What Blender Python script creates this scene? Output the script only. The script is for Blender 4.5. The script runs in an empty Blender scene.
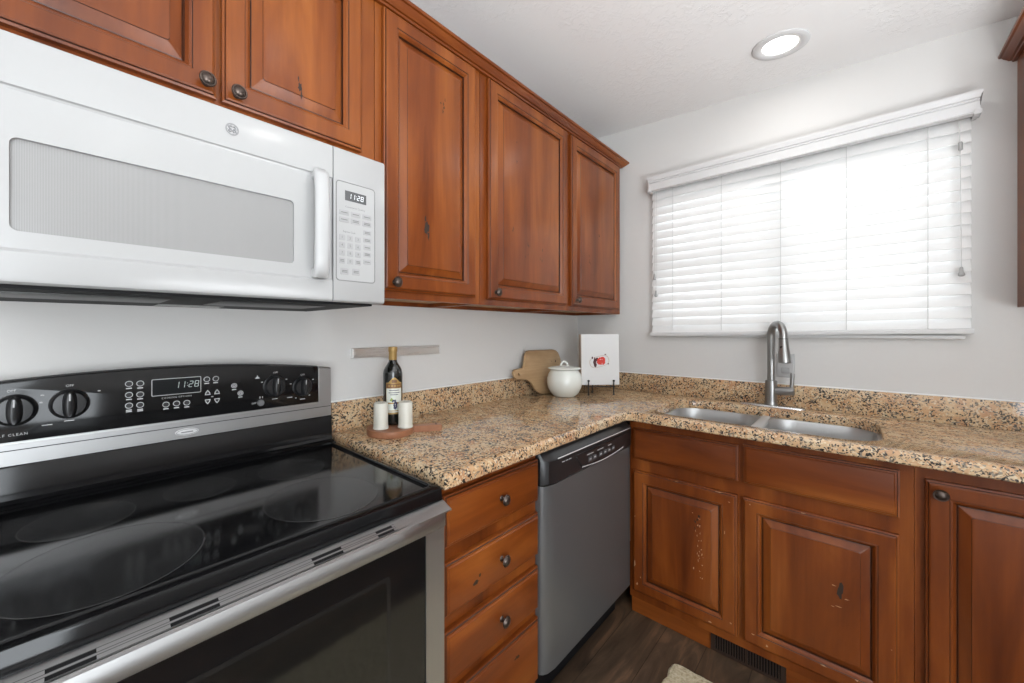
import bpy, bmesh, math, random
from mathutils import Vector, Matrix
random.seed(7)
PI = math.pi
SC = bpy.context.scene
COL = SC.collection

# ------------------------------------------------------------------ camera
cam_d = bpy.data.cameras.new('camera')
cam = bpy.data.objects.new('camera', cam_d)
COL.objects.link(cam)
YAW = 0.778
cam.location = (-2.3674, -1.3322, 1.2688)
cam.rotation_euler = (PI / 2, 0, YAW - PI / 2)
cam_d.sensor_width = 36.0
cam_d.lens = 393.2 / 1024 * 36.0
cam_d.shift_x = (512 - 470.56) / 1024
cam_d.shift_y = (330.66 - 341.5) / 1024
cam_d.clip_start = 0.02
SC.camera = cam

# ------------------------------------------------------------------ sky, lights, exposure
world = bpy.data.worlds.new('sky')
SC.world = world
world.use_nodes = True
bg = world.node_tree.nodes['Background']
bg.inputs[0].default_value = (0.89, 0.95, 1.0, 1)
bg.inputs[1].default_value = 8.0
SC.view_settings.view_transform = 'Standard'
SC.view_settings.look = 'None'
SC.view_settings.gamma = 1.0
SC.view_settings.use_curve_mapping = False
SC.view_settings.exposure = 0.26


def area(name, loc, rot, sx, sy, power, color=(1, 1, 1), portal=False, disk=False, spread=PI):
    d = bpy.data.lights.new(name, 'AREA')
    d.shape = 'DISK' if disk else 'RECTANGLE'
    d.size = sx
    if not disk:
        d.size_y = sy
    d.energy = power
    d.color = color
    d.spread = spread
    if portal:
        d.cycles.is_portal = True
    o = bpy.data.objects.new(name, d)
    COL.objects.link(o)
    o.location = loc
    o.rotation_euler = rot
    return o


# daylight through the window and an unseen opening added for frontal light
area('window_portal', (0.16, -1.06, 1.665), (0, PI / 2, 0), 0.80, 1.10, 1, portal=True)
area('added_opening_portal', (-3.41, -3.33, 1.10), (PI / 2, 0, 0), 1.6, 2.15, 1, portal=True)
# added uplights, unseen and without a fixture, to brighten ceiling and walls
area('added_uplight', (-1.70, -2.00, 1.12), (PI, 0, 0), 0.9, 0.9, 32, (0.94, 0.97, 1.0), disk=True)
area('added_uplight', (-3.30, -2.20, 1.12), (PI, 0, 0), 0.9, 0.9, 24, (0.94, 0.97, 1.0), disk=True)
# recessed ceiling lamps (the visible one and unseen ones added for more light)
LAMPS = [(-0.34, -1.106), (-1.75, -1.30), (-0.9, -2.45), (-2.2, -2.45), (-3.3, -1.30)]


# ------------------------------------------------------------------ materials
def new_mat(name):
    m = bpy.data.materials.new(name)
    m.use_nodes = True
    nt = m.node_tree
    b = nt.nodes['Principled BSDF']
    return m, nt, b


def simple(name, col, rough=0.5, metal=0.0, spec=0.5, coat=0.0, bump=None):
    m, nt, b = new_mat(name)
    b.inputs['Base Color'].default_value = (*col, 1)
    b.inputs['Roughness'].default_value = rough
    b.inputs['Metallic'].default_value = metal
    b.inputs['Specular IOR Level'].default_value = spec
    b.inputs['Coat Weight'].default_value = coat
    if bump:
        sc, st, dist = bump
        tc = nt.nodes.new('ShaderNodeTexCoord')
        n = nt.nodes.new('ShaderNodeTexNoise')
        n.inputs['Scale'].default_value = sc
        n.inputs['Detail'].default_value = 4
        bp = nt.nodes.new('ShaderNodeBump')
        bp.inputs['Strength'].default_value = st
        bp.inputs['Distance'].default_value = dist
        nt.links.new(tc.outputs['Object'], n.inputs['Vector'])
        nt.links.new(n.outputs['Fac'], bp.inputs['Height'])
        nt.links.new(bp.outputs['Normal'], b.inputs['Normal'])
    return m


def ramp(nt, stops, interp='LINEAR'):
    r = nt.nodes.new('ShaderNodeValToRGB')
    r.color_ramp.interpolation = interp
    els = r.color_ramp.elements
    els[0].position, els[0].color = stops[0][0], (*stops[0][1], 1)
    els[1].position, els[1].color = stops[-1][0], (*stops[-1][1], 1)
    for p, c in stops[1:-1]:
        e = els.new(p)
        e.color = (*c, 1)
    return r


def mapping(nt, scale, loc=(0, 0, 0)):
    tc = nt.nodes.new('ShaderNodeTexCoord')
    mp = nt.nodes.new('ShaderNodeMapping')
    mp.inputs['Scale'].default_value = scale
    mp.inputs['Location'].default_value = loc
    nt.links.new(tc.outputs['Object'], mp.inputs['Vector'])
    return mp


def noise(nt, vec, scale, detail=4, rough=0.5, dist=0.0):
    n = nt.nodes.new('ShaderNodeTexNoise')
    n.inputs['Scale'].default_value = scale
    n.inputs['Detail'].default_value = detail
    n.inputs['Roughness'].default_value = rough
    n.inputs['Distortion'].default_value = dist
    if vec:
        nt.links.new(vec, n.inputs['Vector'])
    return n


def mix(nt, fac, a, b, mode='MIX'):
    m = nt.nodes.new('ShaderNodeMix')
    m.data_type = 'RGBA'
    m.blend_type = mode
    for sock, v in ((m.inputs[0], fac), (m.inputs[6], a), (m.inputs[7], b)):
        if hasattr(v, 'node'):
            nt.links.new(v, sock)
        elif isinstance(v, (int, float)):
            sock.default_value = v
        else:
            sock.default_value = (*v, 1)
    return m.outputs[2]


def wood(name, axis, dark, mid, light, rough=0.34, coat=0.05):
    """stained alder: soft blotches stretched along the grain axis plus fine grain lines"""
    m, nt, b = new_mat(name)
    s = [7.0, 7.0, 7.0]
    s['xyz'.index(axis)] = 1.1
    mp = mapping(nt, s)
    n1 = noise(nt, mp.outputs[0], 1.0, 5, 0.55, 0.6)
    r1 = ramp(nt, [(0.28, dark), (0.5, mid), (0.74, light)])
    nt.links.new(n1.outputs['Fac'], r1.inputs[0])
    s2 = [90.0, 90.0, 90.0]
    s2['xyz'.index(axis)] = 2.5
    mp2 = mapping(nt, s2)
    n2 = noise(nt, mp2.outputs[0], 1.0, 3, 0.6)
    r2 = ramp(nt, [(0.30, (0.80, 0.76, 0.72)), (0.62, (1, 1, 1))])
    nt.links.new(n2.outputs['Fac'], r2.inputs[0])
    c = mix(nt, 0.55, r1.outputs[0], r2.outputs[0], 'MULTIPLY')
    nt.links.new(c, b.inputs['Base Color'])
    b.inputs['Roughness'].default_value = rough
    b.inputs['Coat Weight'].default_value = coat
    b.inputs['Coat Roughness'].default_value = 0.22
    b.inputs['Specular IOR Level'].default_value = 0.32
    bp = nt.nodes.new('ShaderNodeBump')
    bp.inputs['Strength'].default_value = 0.06
    bp.inputs['Distance'].default_value = 0.001
    nt.links.new(n2.outputs['Fac'], bp.inputs['Height'])
    nt.links.new(bp.outputs['Normal'], b.inputs['Normal'])
    return m


WD = ((0.070, 0.0135, 0.0024), (0.172, 0.040, 0.0060), (0.300, 0.090, 0.016))
wood_v = wood('stained_alder_vertical', 'z', *WD)
wood_x = wood('stained_alder_lengthwise', 'x', *WD)
wood_y = wood('stained_alder_crosswise', 'y', *WD)
wood_in = wood('pale_cabinet_underside', 'x', (0.30, 0.17, 0.07), (0.40, 0.24, 0.11), (0.48, 0.30, 0.14), 0.5, 0)
glaze_m = simple('dark_glaze_line', (0.035, 0.009, 0.003), 0.4)
knot_m = simple('dark_knot', (0.018, 0.008, 0.004), 0.6)
chip_m = simple('worn_finish', (0.42, 0.25, 0.14), 0.6)


def granite_mat():
    m, nt, b = new_mat('speckled_granite')
    mp = mapping(nt, (1, 1, 1))
    nd = noise(nt, mp.outputs[0], 45, 3, 0.6)
    vadd = nt.nodes.new('ShaderNodeVectorMath')
    vadd.operation = 'MULTIPLY_ADD'
    nt.links.new(nd.outputs['Color'], vadd.inputs[0])
    vadd.inputs[1].default_value = (0.018, 0.018, 0.018)
    nt.links.new(mp.outputs[0], vadd.inputs[2])
    big = noise(nt, vadd.outputs[0], 16, 4, 0.6)
    base = ramp(nt, [(0.30, (0.42, 0.22, 0.115)), (0.46, (0.52, 0.32, 0.17)), (0.60, (0.57, 0.40, 0.235)), (0.76, (0.50, 0.42, 0.30))])
    nt.links.new(big.outputs['Fac'], base.inputs[0])
    v = nt.nodes.new('ShaderNodeTexVoronoi')
    v.inputs['Scale'].default_value = 215
    nt.links.new(vadd.outputs[0], v.inputs['Vector'])
    sep = nt.nodes.new('ShaderNodeSeparateColor')
    nt.links.new(v.outputs['Color'], sep.inputs[0])
    clus = noise(nt, mp.outputs[0], 38, 3, 0.6)
    # dark specks gather in clusters: cell value + cluster noise
    ma = nt.nodes.new('ShaderNodeMath')
    ma.operation = 'MULTIPLY_ADD'
    nt.links.new(clus.outputs['Fac'], ma.inputs[0])
    ma.inputs[1].default_value = 1.6
    nt.links.new(sep.outputs[0], ma.inputs[2])
    dk = ramp(nt, [(0.0, (0, 0, 0)), (0.735, (0, 0, 0)), (0.76, (1, 1, 1)), (1.0, (1, 1, 1))])
    md = nt.nodes.new('ShaderNodeMath')
    md.operation = 'MULTIPLY'
    md.inputs[1].default_value = 0.5
    nt.links.new(ma.outputs[0], md.inputs[0])
    nt.links.new(md.outputs[0], dk.inputs[0])
    dcol = ramp(nt, [(0.0, (0.016, 0.014, 0.012)), (0.45, (0.05, 0.042, 0.036)), (0.75, (0.19, 0.15, 0.11)), (1.0, (0.26, 0.22, 0.17))])
    nt.links.new(sep.outputs[1], dcol.inputs[0])
    lt = ramp(nt, [(0.0, (0, 0, 0)), (0.80, (0, 0, 0)), (0.84, (1, 1, 1)), (1.0, (1, 1, 1))])
    nt.links.new(sep.outputs[2], lt.inputs[0])
    c1 = mix(nt, lt.outputs[0], base.outputs[0], (0.60, 0.48, 0.32))
    c2 = mix(nt, dk.outputs[0], c1, dcol.outputs[0])
    nt.links.new(c2, b.inputs['Base Color'])
    b.inputs['Roughness'].default_value = 0.07
    return m


granite = granite_mat()
white_caulk = simple('white_caulk', (0.78, 0.78, 0.76), 0.5)
wall_m = simple('grey_wall_paint', (0.62, 0.61, 0.595), 0.65, spec=0.3, bump=(14, 0.22, 0.006))


def ceiling_mat():
    m, nt, b = new_mat('knockdown_ceiling_paint')
    b.inputs['Base Color'].default_value = (0.82, 0.815, 0.81, 1)
    b.inputs['Roughness'].default_value = 0.75
    mp = mapping(nt, (1, 1, 1))
    n = noise(nt, mp.outputs[0], 34, 5, 0.62, 0.8)
    r = ramp(nt, [(0.50, (0, 0, 0)), (0.56, (1, 1, 1))])
    nt.links.new(n.outputs['Fac'], r.inputs[0])
    n2 = noise(nt, mp.outputs[0], 3.0, 2, 0.5)
    r2 = ramp(nt, [(0.42, (0, 0, 0)), (0.6, (1, 1, 1))])
    nt.links.new(n2.outputs['Fac'], r2.inputs[0])
    c = mix(nt, 1.0, r.outputs[0], r2.outputs[0], 'MULTIPLY')
    bp = nt.nodes.new('ShaderNodeBump')
    bp.inputs['Strength'].default_value = 0.35
    bp.inputs['Distance'].default_value = 0.003
    nt.links.new(c, bp.inputs['Height'])
    nt.links.new(bp.outputs['Normal'], b.inputs['Normal'])
    return m


ceil_m = ceiling_mat()


def floor_mat():
    m, nt, b = new_mat('dark_plank_floor')
    mp = mapping(nt, (1, 1, 1))
    br = nt.nodes.new('ShaderNodeTexBrick')
    br.inputs['Scale'].default_value = 1.0
    br.inputs['Brick Width'].default_value = 1.2
    br.inputs['Row Height'].default_value = 0.15
    br.inputs['Mortar Size'].default_value = 0.0012
    br.inputs['Color1'].default_value = (0.9, 0.9, 0.9, 1)
    br.inputs['Color2'].default_value = (0.6, 0.6, 0.6, 1)
    br.inputs['Mortar'].default_value = (0.15, 0.15, 0.15, 1)
    br.offset = 0.37
    nt.links.new(mp.outputs[0], br.inputs['Vector'])
    mp2 = mapping(nt, (1.6, 9, 9))
    n = noise(nt, mp2.outputs[0], 1.6, 6, 0.6, 1.2)
    r = ramp(nt, [(0.30, (0.045, 0.030, 0.021)), (0.5, (0.115, 0.073, 0.046)), (0.72, (0.27, 0.15, 0.085))])
    nt.links.new(n.outputs['Fac'], r.inputs[0])
    c = mix(nt, 1.0, r.outputs[0], br.outputs['Color'], 'MULTIPLY')
    nt.links.new(c, b.inputs['Base Color'])
    b.inputs['Roughness'].default_value = 0.38
    return m


floor_m = floor_mat()


def steel(name, col, rough, axis='z', streak=0.05):
    m, nt, b = new_mat(name)
    b.inputs['Base Color'].default_value = (*col, 1)
    b.inputs['Metallic'].default_value = 1.0
    s = [900.0, 900.0, 900.0]
    s['xyz'.index(axis)] = 8.0
    mp = mapping(nt, s)
    n = noise(nt, mp.outputs[0], 1.0, 2, 0.5)
    mr = nt.nodes.new('ShaderNodeMapRange')
    mr.inputs['To Min'].default_value = max(0.02, rough - streak)
    mr.inputs['To Max'].default_value = rough + streak
    nt.links.new(n.outputs['Fac'], mr.inputs['Value'])
    nt.links.new(mr.outputs[0], b.inputs['Roughness'])
    return m


steel_x = steel('brushed_steel_lengthwise', (0.40, 0.40, 0.40), 0.44, 'x')
strip_steel = steel('bright_strip_steel', (0.86, 0.86, 0.86), 0.30, 'x', 0.08)
steel_y = steel('brushed_steel_crosswise', (0.62, 0.62, 0.61), 0.26, 'y')
steel_z = steel('brushed_steel_vertical', (0.47, 0.47, 0.47), 0.42, 'z')
dark_steel = simple('dark_stainless', (0.145, 0.146, 0.148), 0.36, 0.55)
sink_steel = simple('satin_sink_steel', (0.50, 0.505, 0.505), 0.42, 0.85)
faucet_steel = simple('brushed_nickel', (0.33, 0.328, 0.322), 0.28, 1.0)
bronze = simple('aged_bronze', (0.085, 0.065, 0.055), 0.30, 0.85)
black_glass = simple('black_glass', (0.004, 0.004, 0.0045), 0.085, spec=0.5)
black_glass2 = simple('black_enamel', (0.005, 0.005, 0.0055), 0.10, spec=0.35)
burner_m = simple('burner_print', (0.013, 0.013, 0.0135), 0.13)
burner_line = simple('burner_outline', (0.05, 0.05, 0.051), 0.15)
black_plastic = simple('black_plastic', (0.014, 0.014, 0.015), 0.30)
black_matte = simple('black_matte', (0.005, 0.005, 0.0055), 0.6, spec=0.2)
print_m = simple('light_grey_print', (0.50, 0.50, 0.50), 0.5)
white_gloss = simple('white_enamel', (0.375, 0.375, 0.372), 0.22)
white_plastic = simple('white_plastic', (0.43, 0.43, 0.43), 0.32)
off_white = simple('off_white_button', (0.335, 0.335, 0.333), 0.4)
grey_print = simple('grey_print', (0.22, 0.22, 0.225), 0.5)
faint_print = simple('faint_grey_print', (0.16, 0.16, 0.16), 0.5)
lcd_m = simple('dark_display', (0.075, 0.078, 0.08), 0.2)
ceramic = simple('glazed_white_ceramic', (0.70, 0.715, 0.67), 0.10, coat=0.4)
cream_matte = simple('cream_ceramic', (0.58, 0.565, 0.50), 0.42)
black_iron = simple('black_iron', (0.012, 0.012, 0.012), 0.42, 0.3)
paper = simple('white_book_cover', (0.64, 0.64, 0.635), 0.38)
pages = simple('cream_pages', (0.62, 0.52, 0.42), 0.8)
red_m = simple('red_cover_print', (0.58, 0.035, 0.02), 0.4)
maroon_m = simple('dark_cover_print', (0.06, 0.008, 0.01), 0.4)
plate_line = simple('pale_cover_print', (0.66, 0.66, 0.64), 0.4)
plate_rim = simple('tan_cover_print', (0.45, 0.33, 0.24), 0.4)
gold_m = simple('gold_foil', (0.36, 0.225, 0.075), 0.4, 0.35)
label_m = simple('pale_label', (0.62, 0.64, 0.58), 0.5)
brown_m = simple('brown_label', (0.16, 0.07, 0.03), 0.5)
grape_m = simple('grape_print', (0.02, 0.02, 0.07), 0.5)
leaf_m = simple('leaf_print', (0.22, 0.30, 0.06), 0.5)
bottle_m = simple('dark_bottle_glass', (0.006, 0.007, 0.006), 0.06, spec=0.6, coat=0.3)
trim_m = simple('white_trim_paint', (0.60, 0.60, 0.60), 0.45)
cord_m = simple('white_cord', (0.55, 0.55, 0.54), 0.7)
tassel_m = simple('grey_tassel', (0.34, 0.34, 0.335), 0.5)


def emit(name, col, s):
    m, nt, b = new_mat(name)
    b.inputs['Base Color'].default_value = (*col, 1)
    b.inputs['Emission Color'].default_value = (*col, 1)
    b.inputs['Emission Strength'].default_value = s
    return m


digit_m = emit('lit_digits', (0.40, 0.46, 0.44), 0.12)
digit_w = emit('lit_white_digits', (0.7, 0.73, 0.75), 0.35)
lamp_m = emit('lit_lamp_lens', (1.0, 0.98, 0.95), 6.0)


def slat_mat():
    m, nt, b = new_mat('white_blind_slat')
    out = nt.nodes['Material Output']
    b.inputs['Base Color'].default_value = (0.84, 0.84, 0.83, 1)
    b.inputs['Roughness'].default_value = 0.45
    t = nt.nodes.new('ShaderNodeBsdfTranslucent')
    t.inputs[0].default_value = (0.74, 0.74, 0.735, 1)
    mx = nt.nodes.new('ShaderNodeMixShader')
    mx.inputs[0].default_value = 0.15
    nt.links.new(b.outputs[0], mx.inputs[1])
    nt.links.new(t.outputs[0], mx.inputs[2])
    nt.links.new(mx.outputs[0], out.inputs[0])
    return m


slat_m = slat_mat()


def pane_mat():
    m, nt, b = new_mat('window_glass')
    out = nt.nodes['Material Output']
    t = nt.nodes.new('ShaderNodeBsdfTransparent')
    g = nt.nodes.new('ShaderNodeBsdfGlossy')
    g.inputs['Roughness'].default_value = 0.02
    f = nt.nodes.new('ShaderNodeFresnel')
    f.inputs[0].default_value = 1.45
    mx = nt.nodes.new('ShaderNodeMixShader')
    nt.links.new(f.outputs[0], mx.inputs[0])
    nt.links.new(t.outputs[0], mx.inputs[1])
    nt.links.new(g.outputs[0], mx.inputs[2])
    nt.links.new(mx.outputs[0], out.inputs[0])
    return m


pane_m = pane_mat()


def mesh_window_mat():
    """microwave window: grey screen with a fine vertical pattern"""
    m, nt, b = new_mat('grey_window_screen')
    mp = mapping(nt, (1, 1, 1))
    w = nt.nodes.new('ShaderNodeTexWave')
    w.inputs['Scale'].default_value = 190
    w.bands_direction = 'X'
    nt.links.new(mp.outputs[0], w.inputs['Vector'])
    r = ramp(nt, [(0.2, (0.225, 0.222, 0.219)), (0.8, (0.30, 0.297, 0.293))])
    nt.links.new(w.outputs['Fac'], r.inputs[0])
    nt.links.new(r.outputs[0], b.inputs['Base Color'])
    b.inputs['Roughness'].default_value = 0.22
    return m


screen_m = mesh_window_mat()


def maple_mat(name, a, b_, c, rough, axis):
    return wood(name, axis, a, b_, c, rough, 0.0)


maple = maple_mat('pale_board_wood', (0.25, 0.14, 0.065), (0.44, 0.29, 0.155), (0.56, 0.42, 0.26), 0.5, 'x')
cherry = maple_mat('reddish_board_wood', (0.19, 0.075, 0.036), (0.29, 0.125, 0.065), (0.37, 0.18, 0.10), 0.42, 'x')


def rug_mat():
    m, nt, b = new_mat('woven_beige_rug')
    mp = mapping(nt, (1, 1, 1))
    n = noise(nt, mp.outputs[0], 75, 3, 0.7)
    r = ramp(nt, [(0.3, (0.34, 0.28, 0.17)), (0.55, (0.56, 0.49, 0.34)), (0.8, (0.68, 0.62, 0.48))])
    nt.links.new(n.outputs['Fac'], r.inputs[0])
    nt.links.new(r.outputs[0], b.inputs['Base Color'])
    b.inputs['Roughness'].default_value = 0.95
    bp = nt.nodes.new('ShaderNodeBump')
    bp.inputs['Strength'].default_value = 0.9
    bp.inputs['Distance'].default_value = 0.006
    nt.links.new(n.outputs['Fac'], bp.inputs['Height'])
    nt.links.new(bp.outputs['Normal'], b.inputs['Normal'])
    return m


rug_m = rug_mat()


# ------------------------------------------------------------------ helpers
def tag(o, label, cat, group=None):
    o['label'] = label
    o['category'] = cat
    if group:
        o['group'] = group
    return o


def thing(name, label, cat, loc=(0, 0, 0), rotz=0.0, group=None):
    o = bpy.data.objects.new(name, None)
    o.empty_display_size = 0.05
    COL.objects.link(o)
    o.location = loc
    o.rotation_euler = (0, 0, rotz)
    return tag(o, label, cat, group)


def finish(bm, angle=35):
    bmesh.ops.remove_doubles(bm, verts=bm.verts, dist=1e-6)
    bmesh.ops.recalc_face_normals(bm, faces=bm.faces)
    lim = math.radians(angle)
    for f in bm.faces:
        f.smooth = True
    for e in bm.edges:
        if len(e.link_faces) == 2:
            e.smooth = e.calc_face_angle(0) < lim
        else:
            e.smooth = False


def obj(name, bm, mats, parent=None, local=False, label=None, angle=35, loc=None):
    """link a bmesh as ONE object; world-space vertices are moved into the parent's space"""
    finish(bm, angle)
    if not local:
        if parent is not None:
            root = parent
            while root.parent:
                root = root.parent
            M = Matrix.Translation(root.location) @ Matrix.Rotation(root.rotation_euler[2], 4, 'Z')
            bm.transform(M.inverted())
        elif loc is not None:
            bm.transform(Matrix.Translation(loc).inverted())
    me = bpy.data.meshes.new(name)
    bm.to_mesh(me)
    bm.free()
    for m in (mats if isinstance(mats, (list, tuple)) else [mats]):
        me.materials.append(m)
    o = bpy.data.objects.new(name, me)
    COL.objects.link(o)
    if parent is not None:
        o.parent = parent
    elif loc is not None and not local:
        o.location = loc
    if label:
        o['label'] = label
    return o


def struct(name, bm, mats, loc=None, parent=None):
    o = obj(name, bm, mats, parent, loc=loc)
    if parent is None:
        o['kind'] = 'structure'
    return o


def B():
    return bmesh.new()


def setmat(bm, faces, i):
    for f in faces:
        f.material_index = i


def box(bm, x0, x1, y0, y1, z0, z1, bev=0.0, seg=2, mi=0):
    t = bmesh.new()
    r = bmesh.ops.create_cube(t, size=1)
    for v in t.verts:
        v.co = Vector(((x0 + x1) / 2 + v.co.x * (x1 - x0), (y0 + y1) / 2 + v.co.y * (y1 - y0), (z0 + z1) / 2 + v.co.z * (z1 - z0)))
    if bev > 0:
        bmesh.ops.bevel(t, geom=list(t.edges), offset=bev, segments=seg, profile=0.5, affect='EDGES')
    join(bm, t, mi)


def join(bm, t, mi=0):
    vs = {}
    for v in t.verts:
        vs[v] = bm.verts.new(v.co)
    for f in t.faces:
        try:
            g = bm.faces.new([vs[v] for v in f.verts])
            g.material_index = mi if mi else f.material_index
        except ValueError:
            pass
    t.free()


def rrect(a0, a1, b0, b1, r=0.0, n=5):
    if r <= 0:
        return [(a0, b0), (a1, b0), (a1, b1), (a0, b1)]
    r = min(r, (a1 - a0) / 2 - 1e-5, (b1 - b0) / 2 - 1e-5)
    pts = []
    for cx, cy, s in ((a1 - r, b0 + r, -PI / 2), (a1 - r, b1 - r, 0), (a0 + r, b1 - r, PI / 2), (a0 + r, b0 + r, PI)):
        for k in range(n + 1):
            t = s + (PI / 2) * k / n
            pts.append((cx + r * math.cos(t), cy + r * math.sin(t)))
    return pts


def ring_faces(bm, A, C, mi=0):
    n = len(A)
    for i in range(n):
        f = bm.faces.new((A[i], A[(i + 1) % n], C[(i + 1) % n], C[i]))
        f.material_index = mi


def loops(bm, ls, cap0=True, cap1=True, mi=0):
    """stack of closed vertex loops of equal length (lists of Vector)"""
    vs = [[bm.verts.new(p) for p in l] for l in ls]
    for a, b in zip(vs, vs[1:]):
        ring_faces(bm, a, b, mi)
    if cap0:
        f = bm.faces.new(vs[0][::-1])
        f.material_index = mi
    if cap1:
        f = bm.faces.new(vs[-1])
        f.material_index = mi
    return vs


def PA(yp):
    """maps (a, b, h) onto wall A things: a = x, b = z, h = out of plane y=yp towards the room"""
    return lambda a, b, h: Vector((a, yp - h, b))


def PB(xp):
    return lambda a, b, h: Vector((xp - h, a, b))


def nested(bm, rect, prof, P, mi=0, glaze=()):
    """prof: (inset, height[, corner radius]) loops of a raised profile; closed back and front"""
    a0, a1, b0, b1 = rect
    use_r = any(len(p) > 2 and p[2] > 0 for p in prof)
    ls = []
    for p in prof:
        i, h = p[0], p[1]
        r = p[2] if len(p) > 2 else 0
        pts = rrect(a0 + i, a1 - i, b0 + i, b1 - i, max(r, 1e-4) if use_r else 0)
        ls.append([P(a, b, h) for a, b in pts])
    vs = loops(bm, ls, mi=mi)
    if glaze:
        idx = {}
        for k, l in enumerate(vs):
            for v in l:
                idx[v] = k
        for f in bm.faces:
            ks = {idx.get(v, -1) for v in f.verts}
            if len(ks) == 2 and max(ks) - min(ks) == 1 and min(ks) in glaze:
                f.material_index = 2


def poly_holes(bm, outer, holes, P, h0, h1, mi=0):
    """flat plate with holes: outer and holes are 2D loops"""
    for h in (h0, h1):
        t = bmesh.new()
        es = []
        for l in [outer] + holes:
            vs = [t.verts.new(P(a, b, h)) for a, b in l]
            for i in range(len(vs)):
                es.append(t.edges.new((vs[i], vs[(i + 1) % len(vs)])))
        bmesh.ops.triangle_fill(t, use_beauty=True, edges=es)
        join(bm, t, mi)
    for l in [outer] + holes:
        A = [bm.verts.new(P(a, b, h0)) for a, b in l]
        C = [bm.verts.new(P(a, b, h1)) for a, b in l]
        ring_faces(bm, A, C, mi)


def lathe(bm, prof, c, seg=28, P=None, mi=0, cap=True):
    """prof: (radius, height); P maps local (x, y, h) about centre c"""
    c = Vector(c)
    if P is None:
        P = lambda x, y, h: Vector((x, y, h))
    ls = []
    for r, h in prof:
        ls.append([c + P(max(r, 1e-5) * math.cos(2 * PI * k / seg), max(r, 1e-5) * math.sin(2 * PI * k / seg), h) for k in range(seg)])
    return loops(bm, ls, cap, cap, mi)


OUT_A = lambda x, y, h: Vector((x, -h, y))      # lathe axis out of wall A
OUT_B = lambda x, y, h: Vector((-h, x, y))      # lathe axis out of wall B
DOWN = lambda x, y, h: Vector((x, y, -h))


def tube(bm, pts, rad, seg=12, mi=0, up=Vector((0, 0, 1)), flat=1.0):
    pts = [Vector(p) for p in pts]
    n = len(pts)
    rads = rad if isinstance(rad, (list, tuple)) else [rad] * n
    ls = []
    prev = None
    for i, p in enumerate(pts):
        d = (pts[min(i + 1, n - 1)] - pts[max(i - 1, 0)]).normalized()
        if prev is None:
            u = up if abs(d.dot(up)) < 0.95 else Vector((1, 0, 0))
            s = d.cross(u).normalized()
        else:
            s = (prev - d * prev.dot(d)).normalized()
        prev = s
        t = s.cross(d).normalized()
        ls.append([p + (s * math.cos(2 * PI * k / seg) + t * math.sin(2 * PI * k / seg) * flat) * rads[i] for k in range(seg)])
    loops(bm, ls, mi=mi)


def extrude_profile(bm, prof, axis_pts, P, mi=0):
    """closed 2D profile swept straight between a0 and a1 (P maps (a, u, v))"""
    a0, a1 = axis_pts
    loops(bm, [[P(a0, u, v) for u, v in prof], [P(a1, u, v) for u, v in prof]], mi=mi)


def smooth_path(pts, n=8):
    out = []
    P = [Vector(p) for p in pts]
    P = [P[0] * 2 - P[1]] + P + [P[-1] * 2 - P[-2]]
    for i in range(1, len(P) - 2):
        for k in range(n):
            t = k / n
            a, b, c, d = P[i - 1], P[i], P[i + 1], P[i + 2]
            out.append(0.5 * ((2 * b) + (c - a) * t + (2 * a - 5 * b + 4 * c - d) * t * t + (3 * b - a - 3 * c + d) * t ** 3))
    out.append(P[-2])
    return out


def text(bm, s, a, b, size, P, h=0.0004, mi=0, spacing=1.0, align='CENTER'):
    cu = bpy.data.curves.new('lettering', 'FONT')
    cu.body = s
    cu.size = size
    cu.space_character = spacing
    cu.align_x = align
    cu.align_y = 'CENTER'
    cu.resolution_u = 2
    o = bpy.data.objects.new('lettering', cu)
    COL.objects.link(o)
    dg = bpy.context.evaluated_depsgraph_get()
    me = bpy.data.meshes.new_from_object(o.evaluated_get(dg))
    vs = [bm.verts.new(P(a + v.co.x, b + v.co.y, h)) for v in me.vertices]
    for p in me.polygons:
        try:
            f = bm.faces.new([vs[i] for i in p.vertices])
            f.material_index = mi
        except ValueError:
            pass
    bpy.data.objects.remove(o)
    bpy.data.curves.remove(cu)
    bpy.data.meshes.remove(me)


def flatp(bm, pts, P, h, mi=0):
    f = bm.faces.new([bm.verts.new(P(a, b, h)) for a, b in pts])
    f.material_index = mi


def bar2(bm, a0, a1, b0, b1, P, h, mi=0):
    flatp(bm, [(a0, b0), (a1, b0), (a1, b1), (a0, b1)], P, h, mi)


def ring2(bm, a, b, ra, rb, w, P, h, mi=0, n=24):
    A = [bm.verts.new(P(a + ra * math.cos(2 * PI * k / n), b + rb * math.sin(2 * PI * k / n), h)) for k in range(n)]
    C = [bm.verts.new(P(a + (ra - w) * math.cos(2 * PI * k / n), b + (rb - w) * math.sin(2 * PI * k / n), h)) for k in range(n)]
    ring_faces(bm, A, C, mi)


SEG = {'0': 'abcdef', '1': 'bc', '2': 'abged', '8': 'abcdefg'}


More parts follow.
